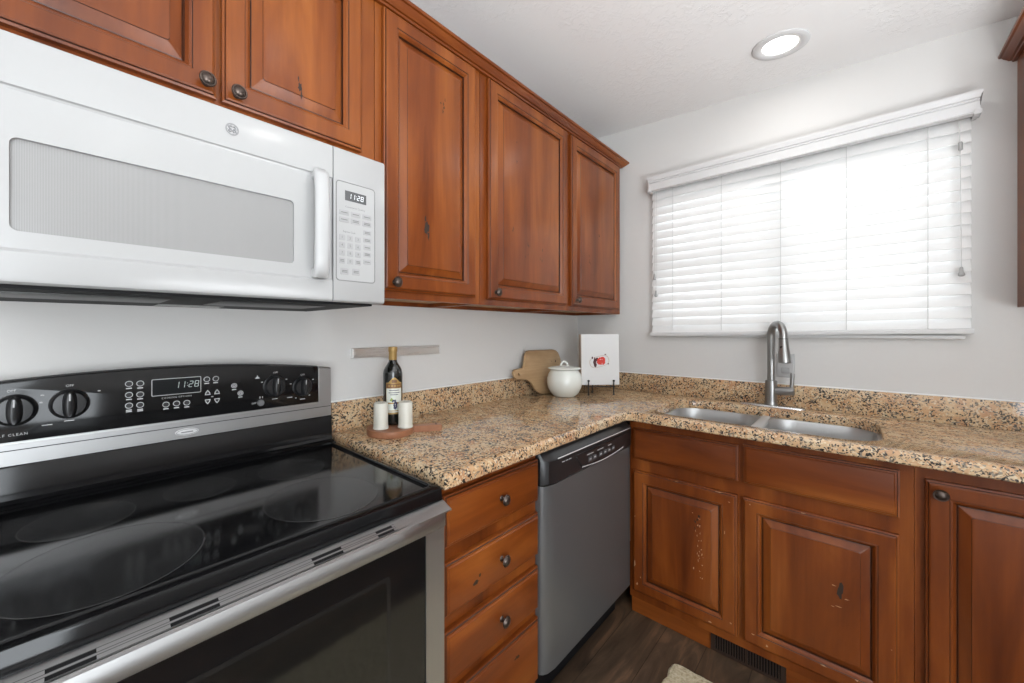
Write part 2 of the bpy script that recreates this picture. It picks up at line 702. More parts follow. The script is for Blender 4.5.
def digits(bm, s, a, b, w, h, P, ho, mi=0):
    """seven-segment digits from left edge a, centre height b"""
    t = w * 0.17
    for ch in s:
        if ch == ':':
            for q in (-0.2, 0.2):
                bar2(bm, a + w * 0.1, a + w * 0.1 + t, b + q * h - t / 2, b + q * h + t / 2, P, ho, mi)
            a += w * 0.5
            continue
        hh = h / 2
        sk = lambda bb: 0.12 * (bb - b)
        def sg(x0, x1, y0, y1):
            flatp(bm, [(x0 + sk(y0), y0), (x1 + sk(y0), y0), (x1 + sk(y1), y1), (x0 + sk(y1), y1)], P, ho, mi)
        S = SEG[ch]
        if 'a' in S: sg(a + t, a + w - t, b + hh - t, b + hh)
        if 'g' in S: sg(a + t, a + w - t, b - t / 2, b + t / 2)
        if 'd' in S: sg(a + t, a + w - t, b - hh, b - hh + t)
        if 'f' in S: sg(a, a + t, b + t * .3, b + hh - t * .3)
        if 'b' in S: sg(a + w - t, a + w, b + t * .3, b + hh - t * .3)
        if 'e' in S: sg(a, a + t, b - hh + t * .3, b - t * .3)
        if 'c' in S: sg(a + w - t, a + w, b - hh + t * .3, b - t * .3)
        a += w * 1.35


def blob(bm, a, b, ra, rb, P, h, mi, n=14, jag=0.25):
    pts = []
    for k in range(n):
        q = 1 + random.uniform(-jag, jag)
        pts.append((a + ra * q * math.cos(2 * PI * k / n), b + rb * q * math.sin(2 * PI * k / n)))
    flatp(bm, pts, P, h, mi)


def cabinet_knob(P, a, b, h, parent):
    """mushroom knob with stepped rim; P maps (a, b, h)"""
    bm = B()
    prof = [(0.0075, 0.0), (0.0085, 0.001), (0.006, 0.004), (0.0052, 0.010), (0.0065, 0.014), (0.0125, 0.0165), (0.0160, 0.0185), (0.0163, 0.0205),
            (0.0148, 0.0225), (0.0128, 0.0222), (0.0108, 0.0245), (0.0080, 0.0268), (0.0040, 0.0282), (0.0008, 0.0286)]
    lathe(bm, prof, (0, 0, 0), 24, lambda x, y, z: P(a + x, b + y, h + z))
    return obj('knob', bm, bronze, parent)


# ------------------------------------------------------------------ room
R4_ = lambda a0, a1, b0, b1: [(a0, b0), (a1, b0), (a1, b1), (a0, b1)]
X0R, Y0R = -4.3, -3.2
bm = B()
box(bm, X0R - 0.1, 0.12, Y0R - 0.1, 0.12, -0.1, 0.0)
struct('floor', bm, floor_m)
# ceiling: slopes very slightly, highest over the cabinet wall
cz = lambda y: 2.434 + 0.0689 * (y + 1.1)
bm = B()
loops(bm, [[Vector((X0R - 0.1, 0.12, cz(0.12))), Vector((0.12, 0.12, cz(0.12))), Vector((0.12, 0.12, cz(0.12) + 0.1)), Vector((X0R - 0.1, 0.12, cz(0.12) + 0.1))],
           [Vector((X0R - 0.1, Y0R - 0.1, cz(Y0R - 0.1))), Vector((0.12, Y0R - 0.1, cz(Y0R - 0.1))), Vector((0.12, Y0R - 0.1, cz(Y0R - 0.1) + 0.1)), Vector((X0R - 0.1, Y0R - 0.1, cz(Y0R - 0.1) + 0.1))]])
struct('ceiling', bm, ceil_m)
bm = B()
box(bm, X0R - 0.1, 0.0, 0.0, 0.1, 0.0, 2.53)
struct('wall_back', bm, wall_m)
bm = B()
WY0, WY1, WZ0, WZ1 = -1.615, -0.500, 1.285, 2.055
poly_holes(bm, [(0.1, 0), (Y0R, 0), (Y0R, cz(Y0R) + .05), (0.1, cz(0.1) + 0.05)], [[(WY0, WZ0), (WY1, WZ0), (WY1, WZ1), (WY0, WZ1)]], PB(0.0), -0.1, 0.0)
struct('wall_right', bm, wall_m)
bm = B()
box(bm, X0R - 0.1, X0R, Y0R, 0.0, 0, 2.53)
struct('wall_left', bm, wall_m)
DRX0, DRX1 = -4.20, -2.62
PF = lambda a, b, h: Vector((a, Y0R - h, b))
bm = B()
poly_holes(bm, R4_(X0R, 0.0, 0.0, 2.36), [R4_(DRX0, DRX1, 0.03, 2.16)], PF, 0, 0.1)
struct('wall_front', bm, wall_m)
# made-up door frame in the opening added to let light in behind the camera
bm = B()
poly_holes(bm, R4_(DRX0, DRX1, 0.03, 2.16), [R4_(DRX0 + .06, -3.43, 0.10, 2.10), R4_(-3.39, DRX1 - .06, 0.10, 2.10)], PF, 0.03, 0.08)
struct('added_door_frame', bm, trim_m)

# window: two sashes behind the blind, mullion in the middle
win = B()
poly_holes(win, [(WY0, WZ0), (WY1, WZ0), (WY1, WZ1), (WY0, WZ1)],
           [[(WY0 + .035, WZ0 + .045), (-1.09, WZ0 + .045), (-1.09, 1.672), (WY0 + .035, 1.672)],
            [(WY0 + .035, 1.705), (-1.09, 1.705), (-1.09, WZ1 - .045), (WY0 + .035, WZ1 - .045)],
            [(-1.025, WZ0 + .045), (WY1 - .035, WZ0 + .045), (WY1 - .035, 1.672), (-1.025, 1.672)],
            [(-1.025, 1.705), (WY1 - .035, 1.705), (WY1 - .035, WZ1 - .045), (-1.025, WZ1 - .045)]], PB(0.045), -0.045, 0.0)
wf = struct('window_1', win, trim_m)
for y0, y1 in ((WY0 + .035, -1.09), (-1.025, WY1 - .035)):
    bm = B()
    box(bm, 0.062, 0.066, y0, y1, WZ0 + .04, WZ1 - .04)
    obj('pane', bm, pane_m, wf)
# sill strip below the blind
bm = B()
box(bm, -0.028, 0.0, -1.618, -0.513, 1.236, 1.252, 0.004)
struct('trim_1', bm, trim_m)

# ------------------------------------------------------------------ ceiling lamp in view, and the added unseen ones
for i, (lx, ly) in enumerate(LAMPS):
    z = cz(ly)
    if i == 0:
        SL = lambda x, y, h: Vector((x, y, h + 0.0689 * y))
        t = thing('recessed_light', 'round white recessed light glowing in the ceiling above the window', 'ceiling light', (lx, ly, z))
        bm = B()
        lathe(bm, [(0.058, 0.000), (0.060, -0.004), (0.066, -0.007), (0.076, -0.009), (0.088, -0.008), (0.094, -0.004), (0.095, 0.002), (0.058, 0.002)], (lx, ly, z), 40, SL, cap=False)
        obj('trim_ring', bm, trim_m, t)
        bm = B()
        lathe(bm, [(0.001, -0.0012), (0.058, -0.0015), (0.058, 0.002)], (lx, ly, z), 40, SL)
        obj('lens', bm, lamp_m, t, label='glowing white lens')
    area('seen_or_added_lamp', (lx, ly, z - 0.02), (0, 0, 0), 0.11, 0.11, 1.0, (1.0, 0.98, 0.95), disk=True)

# ------------------------------------------------------------------ cabinet builders
FRAME_PROF = [(0.0, 0.0), (0.0, 0.0130), (0.0045, 0.0150), (0.0060, 0.0185), (0.0095, 0.0205), (0.0440, 0.0205), (0.0458, 0.0185), (0.0475, 0.0190),
              (0.0510, 0.0175), (0.0545, 0.0130), (0.0570, 0.0105), (0.0585, 0.0045)]
PANEL_PROF = [(0.0585, 0.0040), (0.0595, 0.0050), (0.0620, 0.0060), (0.0830, 0.0175, 0.006), (0.0838, 0.0190, 0.007), (0.0865, 0.0196, 0.007)]


def panel_door(P, rect, parent, mat, name='door', knots=(), chips=(), scuffs=()):
    a0, a1, b0, b1 = rect
    bm = B()
    nested(bm, rect, FRAME_PROF, P, glaze=(2, 5, 10))
    for (a, b, ra, rb) in chips:
        blob(bm, a, b, ra, rb, P, 0.0207, 1, 7, 0.5)
    d = obj(name, bm, [mat, chip_m, glaze_m], parent, angle=25)
    bm = B()
    nested(bm, rect, PANEL_PROF, P, glaze=(0, 1, 3))
    for k in knots:
        a, b, ra, rb = k[:4]
        blob(bm, a, b, ra, rb, P, 0.0198, 1, 13, 0.45)
    for (a, b, ra, rb) in scuffs:
        blob(bm, a, b, ra, rb, P, 0.0199, 3, 7, 0.5)
    obj('panel', bm, [mat, knot_m, glaze_m, chip_m], d, angle=25)
    return d


def slab_front(P, rect, parent, mat, name='drawer', knots=()):
    bm = B()
    nested(bm, rect, [(0.0, 0.0), (0.0, 0.012), (0.004, 0.0135), (0.006, 0.0165), (0.010, 0.0175), (0.0125, 0.0205), (0.016, 0.0215)], P, glaze=(2,))
    for (a, b, ra, rb) in knots:
        blob(bm, a, b, ra, rb, P, 0.0217, 1, 12, 0.45)
    return obj(name, bm, [mat, knot_m, glaze_m], parent, angle=25)


def face_frame(bm, outer, holes, P, t=0.02):
    poly_holes(bm, outer, holes, P, -t, 0.0)


R4 = lambda a0, a1, b0, b1: [(a0, b0), (a1, b0), (a1, b1), (a0, b1)]

# ---- wall cabinets on the range wall
UY = -0.305          # face-frame plane
UZ0, UZ1 = 1.368, 2.283


def wall_cabinet(label, x0, x1, z0, doors, knobs, knots_list, inset_bottom=True):
    t = thing('wall_cabinet', label, 'cabinet', ((x0 + x1) / 2, -0.15, z0), 0, 'wooden wall cabinets over the range wall')
    bm = B()
    g = 0.0006
    # box with recessed underside
    box(bm, x0 + g, x0 + .016, UY + .02, -0.001, z0, UZ1)
    box(bm, x1 - .016, x1 - g, UY + .02, -0.001, z0, UZ1)
    box(bm, x0 + .016, x1 - .016, -0.02, -0.001, z0, UZ1)
    box(bm, x0 + .016, x1 - .016, UY + .02, -0.02, UZ1 - .02, UZ1)
    obj('carcass', bm, wood_v, t)
    bm = B()
    box(bm, x0 + .0165, x1 - .0165, UY + .0205, -0.0205, z0 + .016, z0 + .034)
    obj('underside', bm, wood_in, t, label='pale unstained underside')
    bm = B()
    holes = [R4(a + .012, b - .012, d0 + .012, d1 - .012) for a, b, d0, d1 in doors]
    face_frame(bm, R4(x0 + g, x1 - g, z0, UZ1), holes, PA(UY))
    obj('face_frame', bm, wood_v, t)
    for rect, kn, kk in zip(doors, knobs, knots_list):
        d = panel_door(PA(UY - .0004), rect, t, wood_v, knots=kk)
        cabinet_knob(PA(UY), kn[0], kn[1], 0.0205, d)
    return t


def knot(a, b, s=1.0):
    """a knot: dark heart with a few slivers trailing along the grain"""
    r = [(a, b, 0.006 * s, 0.013 * s), (a + .004 * s, b - .018 * s, 0.0022 * s, 0.010 * s), (a - .004 * s, b + .020 * s, 0.0018 * s, 0.007 * s)]
    return r


def flecks(a, b, n, sa, sb):
    return [(a + random.uniform(-sa, sa), b + random.uniform(-sb, sb), random.uniform(.0012, .003), random.uniform(.003, .008)) for _ in range(n)]


wall_cabinet('short two-door wooden cabinet above the white microwave', -2.555, -1.7345, 1.7205,
             [(-2.490, -2.142, 1.782, 2.243), (-2.131, -1.782, 1.782, 2.243)], [(-2.163, 1.806), (-2.103, 1.804)],
             [[], knot(-1.961, 1.885, 1.0)])
wall_cabinet('tall single-door wooden cabinet directly right of the microwave', -1.7335, -1.277, UZ0,
             [(-1.710, -1.313, 1.392, 2.243)], [(-1.676, 1.416)], [knot(-1.549, 1.605, 1.5) + flecks(-1.479, 2.045, 5, .012, .03)])
wall_cabinet('wide middle wooden wall cabinet with scattered dark knots on its door', -1.276, -0.6485, UZ0,
             [(-1.240, -0.668, 1.392, 2.243)], [(-1.206, 1.418)], [flecks(-1.097, 1.70, 2, .004, .03) + flecks(-1.0, 1.612, 4, .012, .03) + flecks(-0.897, 1.606, 4, .012, .03) + flecks(-1.1, 2.0, 2, .05, .1)])
wall_cabinet('wooden wall cabinet nearest the window corner', -0.6475, -0.038, UZ0,
             [(-0.628, -0.080, 1.392, 2.243)], [(-0.586, 1.423)], [flecks(-0.447, 1.642, 5, .012, .03) + flecks(-0.36, 1.8, 2, .02, .05)])

CROWN = [(0.0, 0.0), (0.0, 2.252), (0.010, 2.252), (0.012, 2.258), (0.018, 2.259), (0.022, 2.264), (0.030, 2.270), (0.034, 2.276), (0.040, 2.277), (0.042, 2.281), (0.042, 2.286), (0.0, 2.286)][1:]
bm = B()
P = PA(UY - .0008)
# straight run ending in a mitred return along the exposed cabinet side
xe = -0.0375
L0 = [P(-2.60, z, o) for o, z in CROWN]
L1 = [P(xe + o, z, o) for o, z in CROWN]
L2 = [Vector((xe + o, -0.28, z)) for o, z in CROWN]
loops(bm, [L0, L1, L2])
tag(obj('crown_moulding', bm, wood_x, loc=(-1.3, UY, 2.252)), 'narrow wooden crown moulding along the tops of the range-wall cabinets', 'moulding')

# ---- wall cabinet at the right edge of the picture, on the window wall
t = thing('wall_cabinet', 'wooden wall cabinet on the window wall, cut off by the right picture edge', 'cabinet', (-0.15, -2.1, 1.352))
bm = B()
box(bm, -0.285, -0.001, -2.50, -1.737, 1.352, 2.262)
obj('carcass', bm, wood_v, t)
bm = B()
face_frame(bm, R4(-2.50, -1.737, 1.352, 2.262), [R4(-2.46, -1.777, 1.39, 2.225)], PB(-0.305), 0.02)
obj('face_frame', bm, wood_v, t)
d = panel_door(PB(-0.3054), (-2.47, -1.767, 1.385, 2.235), t, wood_v)
cabinet_knob(PB(-0.305), -1.80, 1.415, 0.0205, d)
bm = B()
C2 = [(o, z - 0.021) for o, z in CROWN]
loops(bm, [[Vector((-0.001, -1.7365 + o, z)) for o, z in C2], [Vector((-0.3058 - o, -1.7365 + o, z)) for o, z in C2], [Vector((-0.3058 - o, -2.55, z)) for o, z in C2]])
obj('crown', bm, wood_x, t)

# ------------------------------------------------------------------ base cabinets
BY = -0.575     # drawer cabinet face frame
BX = -0.600     # window-wall face frame
CT = 0.876      # underside of the worktop

t = thing('drawer_cabinet', 'wooden base cabinet with four stacked drawers between range and dishwasher', 'cabinet', (-1.51, -0.3, 0))
bm = B()
box(bm, -1.722, -1.706, BY + .02, -0.02, 0.10, CT - .002)
box(bm, -1.311, -1.2955, BY + .02, -0.02, 0.10, CT - .002)
box(bm, -1.706, -1.311, -0.04, -0.02, 0.10, CT - .002)
box(bm, -1.722, -1.2955, -0.54, -0.52, 0.0, 0.10)
obj('carcass', bm, wood_v, t)
DR = [(0.716, 0.850), (0.541, 0.677), (0.366, 0.502), (0.135, 0.336)]
bm = B()
face_frame(bm, R4(-1.722, -1.2955, 0.10, CT - .002), [R4(-1.690, -1.335, a + .01, b - .01) for a, b in DR], PA(BY))
obj('face_frame', bm, wood_v, t)
kn = [[], [(-1.60, 0.588, .012, .005), (-1.585, 0.602, .006, .004)], [], [(-1.42, 0.28, .01, .005)]]
for (a, b), kk in zip(DR, kn):
    d = slab_front(PA(BY - .0004), (-1.708, -1.2995, a, b), t, wood_x, knots=kk)
    if b > 0.4 or True:
        cabinet_knob(PA(BY), -1.493, (a + b) / 2 + 0.0, 0.0215, d)

# sink base cabinet
t = thing('sink_cabinet', 'wooden sink base cabinet with two scuffed doors below the double sink', 'cabinet', (-0.3, -1.03, 0))
bm = B()
box(bm, BX + .02, -0.02, -1.4515, -1.4355, 0.085, CT - .002)
box(bm, BX + .02, -0.02, -0.617, -0.601, 0.085, CT - .002)
box(bm, -0.036, -0.02, -1.4355, -0.617, 0.085, CT - .002)
box(bm, BX + .02, -0.036, -1.4355, -0.617, 0.085, 0.10)
obj('carcass', bm, wood_v, t)
SD = [(-1.008, -0.619, 0.118, 0.650), (-1.421, -1.026, 0.118, 0.650)]
SF = [(-1.011, -0.619, 0.702, 0.838), (-1.422, -1.026, 0.702, 0.846)]
bm = B()
face_frame(bm, R4(-1.4515, -0.601, 0.080, CT - .002), [R4(a + .01, b - .01, c + .01, d - .01) for a, b, c, d in SD + SF], PB(BX))
obj('face_frame', bm, wood_v, t)
chips1 = [(-0.64, 0.155, .0035, .006), (-0.655, 0.19, .002, .004), (-0.99, 0.165, .004, .003), (-0.985, 0.62, .003, .002), (-0.97, 0.50, .002, .006), (-0.63, 0.45, .002, .005),
          (-0.95, 0.648, .012, .0015), (-0.80, 0.648, .006, .0012), (-0.63, 0.24, .003, .012), (-0.92, 0.135, .006, .003)]
chips2 = [(-1.06, 0.16, .005, .002), (-1.10, 0.14, .003, .004), (-1.25, 0.16, .007, .002), (-1.33, 0.16, .004, .003), (-1.05, 0.63, .002, .003), (-1.39, 0.15, .003, .003),
          (-1.405, 0.30, .002, .002), (-1.20, 0.648, .006, .0012)]
sc1 = [(-0.885 + random.gauss(0, .012), 0.42 + random.uniform(-.13, .12), random.uniform(.0008, .002), random.uniform(.0015, .005)) for q in range(26)]
kn1 = [(-0.875 + random.gauss(0, .010), 0.505 + random.uniform(-.03, .03), random.uniform(.001, .003), random.uniform(.002, .006)) for q in range(9)]
panel_door(PB(BX - .0004), SD[0], t, wood_v, chips=chips1, knots=kn1, scuffs=sc1)
sc2 = [(-1.276, 0.437, .005, .0014), (-1.307, 0.405, .006, .0016), (-1.285, 0.373, .010, .0013), (-1.272, 0.368, .004, .0012)]
panel_door(PB(BX - .0004), SD[1], t, wood_v, chips=chips2, knots=[(-1.291, 0.425, .0085, .024)], scuffs=sc2)
slab_front(PB(BX - .0004), SF[0], t, wood_y, 'false_drawer_front')
slab_front(PB(BX - .0004), SF[1], t, wood_y, 'false_drawer_front')
bm = B()
box(bm, -0.578, -0.565, -1.4515, -0.60, 0.0, 0.0795)
obj('toe_kick', bm, wood_y, t)

t = thing('base_cabinet', 'wooden base cabinet with one tall door, right of the sink cabinet', 'cabinet', (-0.3, -1.8, 0))
bm = B()
box(bm, BX + .02, -0.02, -2.20, -1.4525, 0.085, CT - .002)
obj('carcass', bm, wood_v, t)
bm = B()
face_frame(bm, R4(-2.20, -1.4525, 0.080, CT - .002), [R4(-1.91, -1.485, 0.13, 0.82)], PB(BX))
obj('face_frame', bm, wood_v, t)
d = panel_door(PB(BX - .0004), (-1.925, -1.473, 0.118, 0.834), t, wood_v, knots=[(-1.72, 0.56, .012, .012)])
cabinet_knob(PB(BX), -1.500, 0.802, 0.0205, d)
bm = B()
box(bm, -0.578, -0.565, -2.20, -1.4525, 0.0, 0.0795)
obj('toe_kick', bm, wood_y, t)

# toe-kick vent grille
t = thing('toe_kick_vent', 'small dark brown vent grille in the toe kick under the sink doors', 'vent', (-0.58, -1.03, 0.0))
bm = B()
vent_m = simple('brown_vent', (0.030, 0.016, 0.010), 0.45)
box(bm, -0.5795, -0.5785, -1.150, -0.915, 0.004, 0.078)
obj('back_plate', bm, black_matte, t)
bm = B()
hs = [R4(-1.135, -1.037, 0.014, 0.068), R4(-1.028, -0.930, 0.014, 0.068)]
poly_holes(bm, R4(-1.150, -0.915, 0.004, 0.078), hs, PB(-0.5796), 0.0, 0.004)
obj('frame', bm, vent_m, t)
bm = B()
for a0, a1 in ((-1.135, -1.037), (-1.028, -0.930)):
    k = a0 + .004
    while k < a1:
        box(bm, -0.5825, -0.5797, k, k + .0035, 0.013, 0.069)
        k += 0.0085
obj('louvres', bm, vent_m, t)

# ------------------------------------------------------------------ worktop
XF, YF, XS = -0.660, -0.614, -1.728
SINK = rrect(-1.390, -0.678, -0.592, -0.135, 0.115, 10)      # (y, x)
sink_hole = [(x, y) for y, x in SINK]
t = thing('worktop', 'speckled tan granite worktop running from the range around under the window', 'worktop', (-0.9, -0.4, CT))
bm = B()
outer = [(XS, -0.001), (XS, YF)]
ri = 0.012
outer += [(XF - .03, YF), (XF - .009, YF - .003), (XF - .003, YF - .009), (XF, YF - .03)]
outer += [(XF, -2.30), (-0.001, -2.30), (-0.001, -0.001)]
TT = 0.038
PZ = lambda a, b, h: Vector((a, b, CT + h))


def offset(poly, d):
    out = []
    n = len(poly)
    for i in range(n):
        p0, p1, p2 = Vector(poly[i - 1]), Vector(poly[i]), Vector(poly[(i + 1) % n])
        e1, e2 = (p1 - p0).normalized(), (p2 - p1).normalized()
        n1, n2 = Vector((-e1.y, e1.x)), Vector((-e2.y, e2.x))
        m = (n1 + n2).normalized()
        k = d / max(0.3, m.dot(n1))
        out.append(tuple(p1 + m * k))
    return out


# rounded front edges: stack of outlines, top face filled around the sink hole
rings = [(0.004, 0.0), (0.0, 0.004), (0.0, 0.024), (0.0015, 0.030), (0.005, 0.0345), (0.010, 0.0372), (0.015, 0.038)]
ls = [[PZ(*p, h) for p in offset(outer, i)] for i, h in rings]
loops(bm, ls, cap0=False, cap1=False)
hr = [(0.0, 0.0), (0.0, 0.031), (0.002, 0.0355), (0.006, 0.038)]
hl = [[PZ(*p, h) for p in offset(sink_hole, -s if False else s)] for s, h in hr]


def area2(p):
    return sum(p[i - 1][0] * p[i][1] - p[i][0] * p[i - 1][1] for i in range(len(p))) / 2


sgn = -1 if area2(sink_hole) > 0 else 1
hl = [[PZ(*p, h) for p in offset(sink_hole, sgn * s)] for s, h in hr]
loops(bm, hl, cap0=False, cap1=False)
for lo, lh, h in ((offset(outer, rings[-1][0]), offset(sink_hole, sgn * hr[-1][0]), TT), (offset(outer, rings[0][0]), sink_hole, 0.0)):
    tb = bmesh.new()
    es = []
    for l in (lo, lh):
        vs = [tb.verts.new(PZ(*p, h)) for p in l]
        es += [tb.edges.new((vs[i], vs[(i + 1) % len(vs)])) for i in range(len(vs))]
    bmesh.ops.triangle_fill(tb, use_beauty=True, edges=es)
    join(bm, tb)
obj('slab', bm, granite, t)
bm = B()
ZB = 1.018
box(bm, XS, -0.0205, -0.0205, -0.001, 0.9135, ZB - .003, 0.002)
obj('backsplash', bm, granite, t)
bm = B()
box(bm, -0.0205, -0.001, -2.30, -0.001, 0.9135, ZB - .003, 0.002)
obj('backsplash', bm, granite, t)
bm = B()
box(bm, XS, -0.0015, -0.010, -0.0008, ZB - .0045, ZB + .0015, 0.001)
box(bm, -0.010, -0.0008, -2.30, -0.010, ZB - .0045, ZB + .0015, 0.001)
obj('caulk', bm, white_caulk, t, label='thin white caulk line')

# ------------------------------------------------------------------ double sink
t = thing('sink', 'double-bowl stainless steel sink set into the granite under the window', 'sink', (-0.36, -1.03, 0.70))


def bowl(y0, y1, x0, x1, depth):
    bm = B()
    zt = CT - .001
    spec = [(-0.020, zt - .002, .006), (-0.020, zt, .006), (0.002, zt, .09), (0.004, zt - .004, .09), (0.008, zt - .05, .085), (0.012, zt - depth + .06, .08), (0.020, zt - depth + .025, .075), (0.045, zt - depth + .006, .06), (0.08, zt - depth, .05)]
    ls = []
    for i, z, r in spec:
        ls.append([Vector((x, y, z)) for x, y in rrect(x0 + i, x1 - i, y0 + i, y1 - i, r, 8)])
    inner = [list(l) for l in ls]
    outer_ = [[p + Vector((0, 0, -0.0015)) for p in l] for l in ls]
    vs = [[bm.verts.new(p) for p in l] for l in inner]
    for a, b in zip(vs, vs[1:]):
        ring_faces(bm, a, b)
    bm.faces.new(vs[-1])
    return bm


for y0, y1 in ((-1.021, -0.682), (-1.386, -1.047)):
    b_ = obj('bowl', bowl(y0, y1, -0.588, -0.139, 0.19), sink_steel, t)
    bm = B()
    cx_, cy_ = -0.33, (y0 + y1) / 2
    lathe(bm, [(0.001, 0.0005), (0.020, 0.0005), (0.028, 0.002), (0.042, 0.003), (0.045, 0.0006), (0.046, 0.0)], (cx_, cy_, CT - .191), 24)
    obj('drain', bm, steel_z, b_)
bm = B()
# divider saddle between the bowls, lower than the worktop rim
prof = [(-1.052, 0.862), (-1.0515, 0.874), (-1.0485, 0.8785), (-1.044, 0.8805), (-1.024, 0.8805), (-1.0195, 0.8785), (-1.0165, 0.874), (-1.016, 0.862)]
loops(bm, [[Vector((x, y, z)) for y, z in prof] for x in (-0.586, -0.141)])
obj('divider', bm, simple('satin_divider', (0.62, 0.63, 0.63), 0.4, 0.5), t)

# ------------------------------------------------------------------ faucet
FX, FY = -0.072, -1.043
t = thing('faucet', 'brushed nickel gooseneck pull-down faucet standing behind the double sink', 'faucet', (FX, FY, 0.914))
bm = B()
ls = []
for s, z in ((1.0, 0.9142), (1.0, 0.9175), (0.97, 0.9205), (0.90, 0.9225), (0.55, 0.925), (0.30, 0.9262)):
    ls.append([Vector((FX + 0.030 * (s if s > .6 else s) * math.copysign(abs(math.sin(q)) ** 0.9, math.sin(q)), FY + 0.125 * s * math.copysign(abs(math.cos(q)) ** 0.75, math.cos(q)), z)) for q in [2 * PI * k / 40 for k in range(40)]])
loops(bm, ls)
obj('base_plate', bm, steel_y, t)
bm = B()
lathe(bm, [(0.0255, 0.923), (0.0262, 0.927), (0.0245, 0.931), (0.0235, 0.94), (0.0232, 1.030), (0.0228, 1.036), (0.0185, 1.038)], (FX, FY, 0), 28)
obj('body', bm, faucet_steel, t)
bm = B()
SX, SY = -0.165, -1.098     # where the spray head hangs
pts = [(FX, FY, 1.03), (FX, FY, 1.12), (FX, FY, 1.20)]
dx, dy = SX - FX, SY - FY
zc_, rr = 1.246, 0.0535
dirv = Vector((dx, dy, 0)).normalized()
cen = Vector((FX, FY, zc_)) + dirv * rr
for k in range(0, 11):
    q = PI - PI * k / 10
    p = cen + dirv * (rr * math.cos(q)) + Vector((0, 0, rr * 1.0 * math.sin(q)))
    pts.append(tuple(p))
end = Vector(pts[-1])
pts.append(tuple(end + Vector((0, 0, -0.012))))
tube(bm, smooth_path(pts, 4), 0.0155, 20)
obj('spout', bm, faucet_steel, t)
bm = B()
hp = end + Vector((0, 0, -0.012))
tilt = dirv * 0.006
tube(bm, [hp + Vector((0, 0, 0)), hp + Vector((0, 0, -.003))], 0.0172, 24)
obj('seam_ring', bm, black_plastic, t)
bm = B()
prof = [(0.0168, 0.0035), (0.0170, 0.012), (0.0178, 0.03), (0.0200, 0.05), (0.0225, 0.072), (0.0236, 0.092), (0.0236, 0.104), (0.0215, 0.1065)]
ls = []
for r, d_ in prof:
    c_ = hp + Vector((0, 0, -d_)) + dirv * (0.10 * d_)
    ls.append([c_ + Vector((r * math.cos(2 * PI * k / 24), r * math.sin(2 * PI * k / 24), 0)) for k in range(24)])
loops(bm, ls)
sp = obj('spray_head', bm, faucet_steel, t)
bm = B()
c_ = hp + Vector((0, 0, -0.05)) + Vector((-0.021, 0.004, 0))
for z in (-0.008, 0.012):
    lathe(bm, [(0.0055, -0.001), (0.0058, 0.003), (0.004, 0.0045)], c_ + Vector((0.004, 0, z)), 14, lambda x, y, h: Vector((-h, x, y)))
obj('spray_button', bm, black_plastic, sp)
bm = B()
side = Vector((0, -1, 0))
tube(bm, [(FX, FY - .015, 0.990), (FX, FY - .03, 0.990), (FX, FY - .082, 0.994), (FX, FY - .0845, 0.9942)], [0.0185, 0.0195, 0.0185, 0.016], 24)
tube(bm, [(FX, FY - .074, 1.005), (FX, FY - .076, 1.03), (FX, FY - .078, 1.072), (FX, FY - .078, 1.075)], [0.0075, 0.0078, 0.0088, 0.006], 16)
obj('handle', bm, faucet_steel, t)

# ------------------------------------------------------------------ dishwasher
DX0, DX1, DY = -1.2925, -0.6255, -0.612
t = thing('dishwasher', 'dark stainless dishwasher with black control strip between drawers and sink cabinet', 'dishwasher', (-0.98, -0.3, 0))
bm = B()
box(bm, DX0 + .004, DX1 - .006, -0.565, -0.03, 0.10, CT - .004)
box(bm, DX0 + .006, DX1 - .004, -0.50, -0.05, 0.0, 0.10)
obj('tub_housing', bm, black_matte, t)
front = [(DX0, -0.566), (DX0, -0.590), (DX0 + .006, -0.598), (DX0 + .022, -0.6065), (DX0 + .055, DY), (DX1 - .012, DY), (DX1 - .004, DY + .0005), (DX1 - .001, DY + .002), (DX1, DY + .006), (DX1, -0.566)]
bm = B()
loops(bm, [[Vector((x, y, z)) for x, y in front] for z in (0.142, 0.757)])
obj('door', bm, dark_steel, t, angle=50)
bm = B()
cp = []
for z, o in ((0.759, 0.0), (0.764, 0.004), (0.838, 0.006), (0.843, 0.003), (0.866, -0.022)):
    l = []
    for i, (x, y) in enumerate(front):
        yy = y
        if y < -0.57:
            yy = y - o * (1.0 if y < -0.60 else 0.5)
            yy = min(yy, -0.5661)
        l.append(Vector((x, yy, z)))
    cp.append(l)
loops(bm, cp)
pan = obj('control_panel', bm, black_plastic, t, angle=25)
PD = PA(DY - .0062)
bm = B()
arc = []
for k in range(13):
    q = k / 12
    arc.append((-1.069 + q * (-0.722 + 1.069), 0.776 - 0.010 * math.sin(PI * q)))
pl_ = [(-1.112, 0.826)] + arc + [(-0.682, 0.826)]
ls = [[PD(a, b, h) for a, b in pl_] for h in (-0.002, 0.0035)]
loops(bm, ls)
obj('control_bezel', bm, black_plastic, pan)
bm = B()
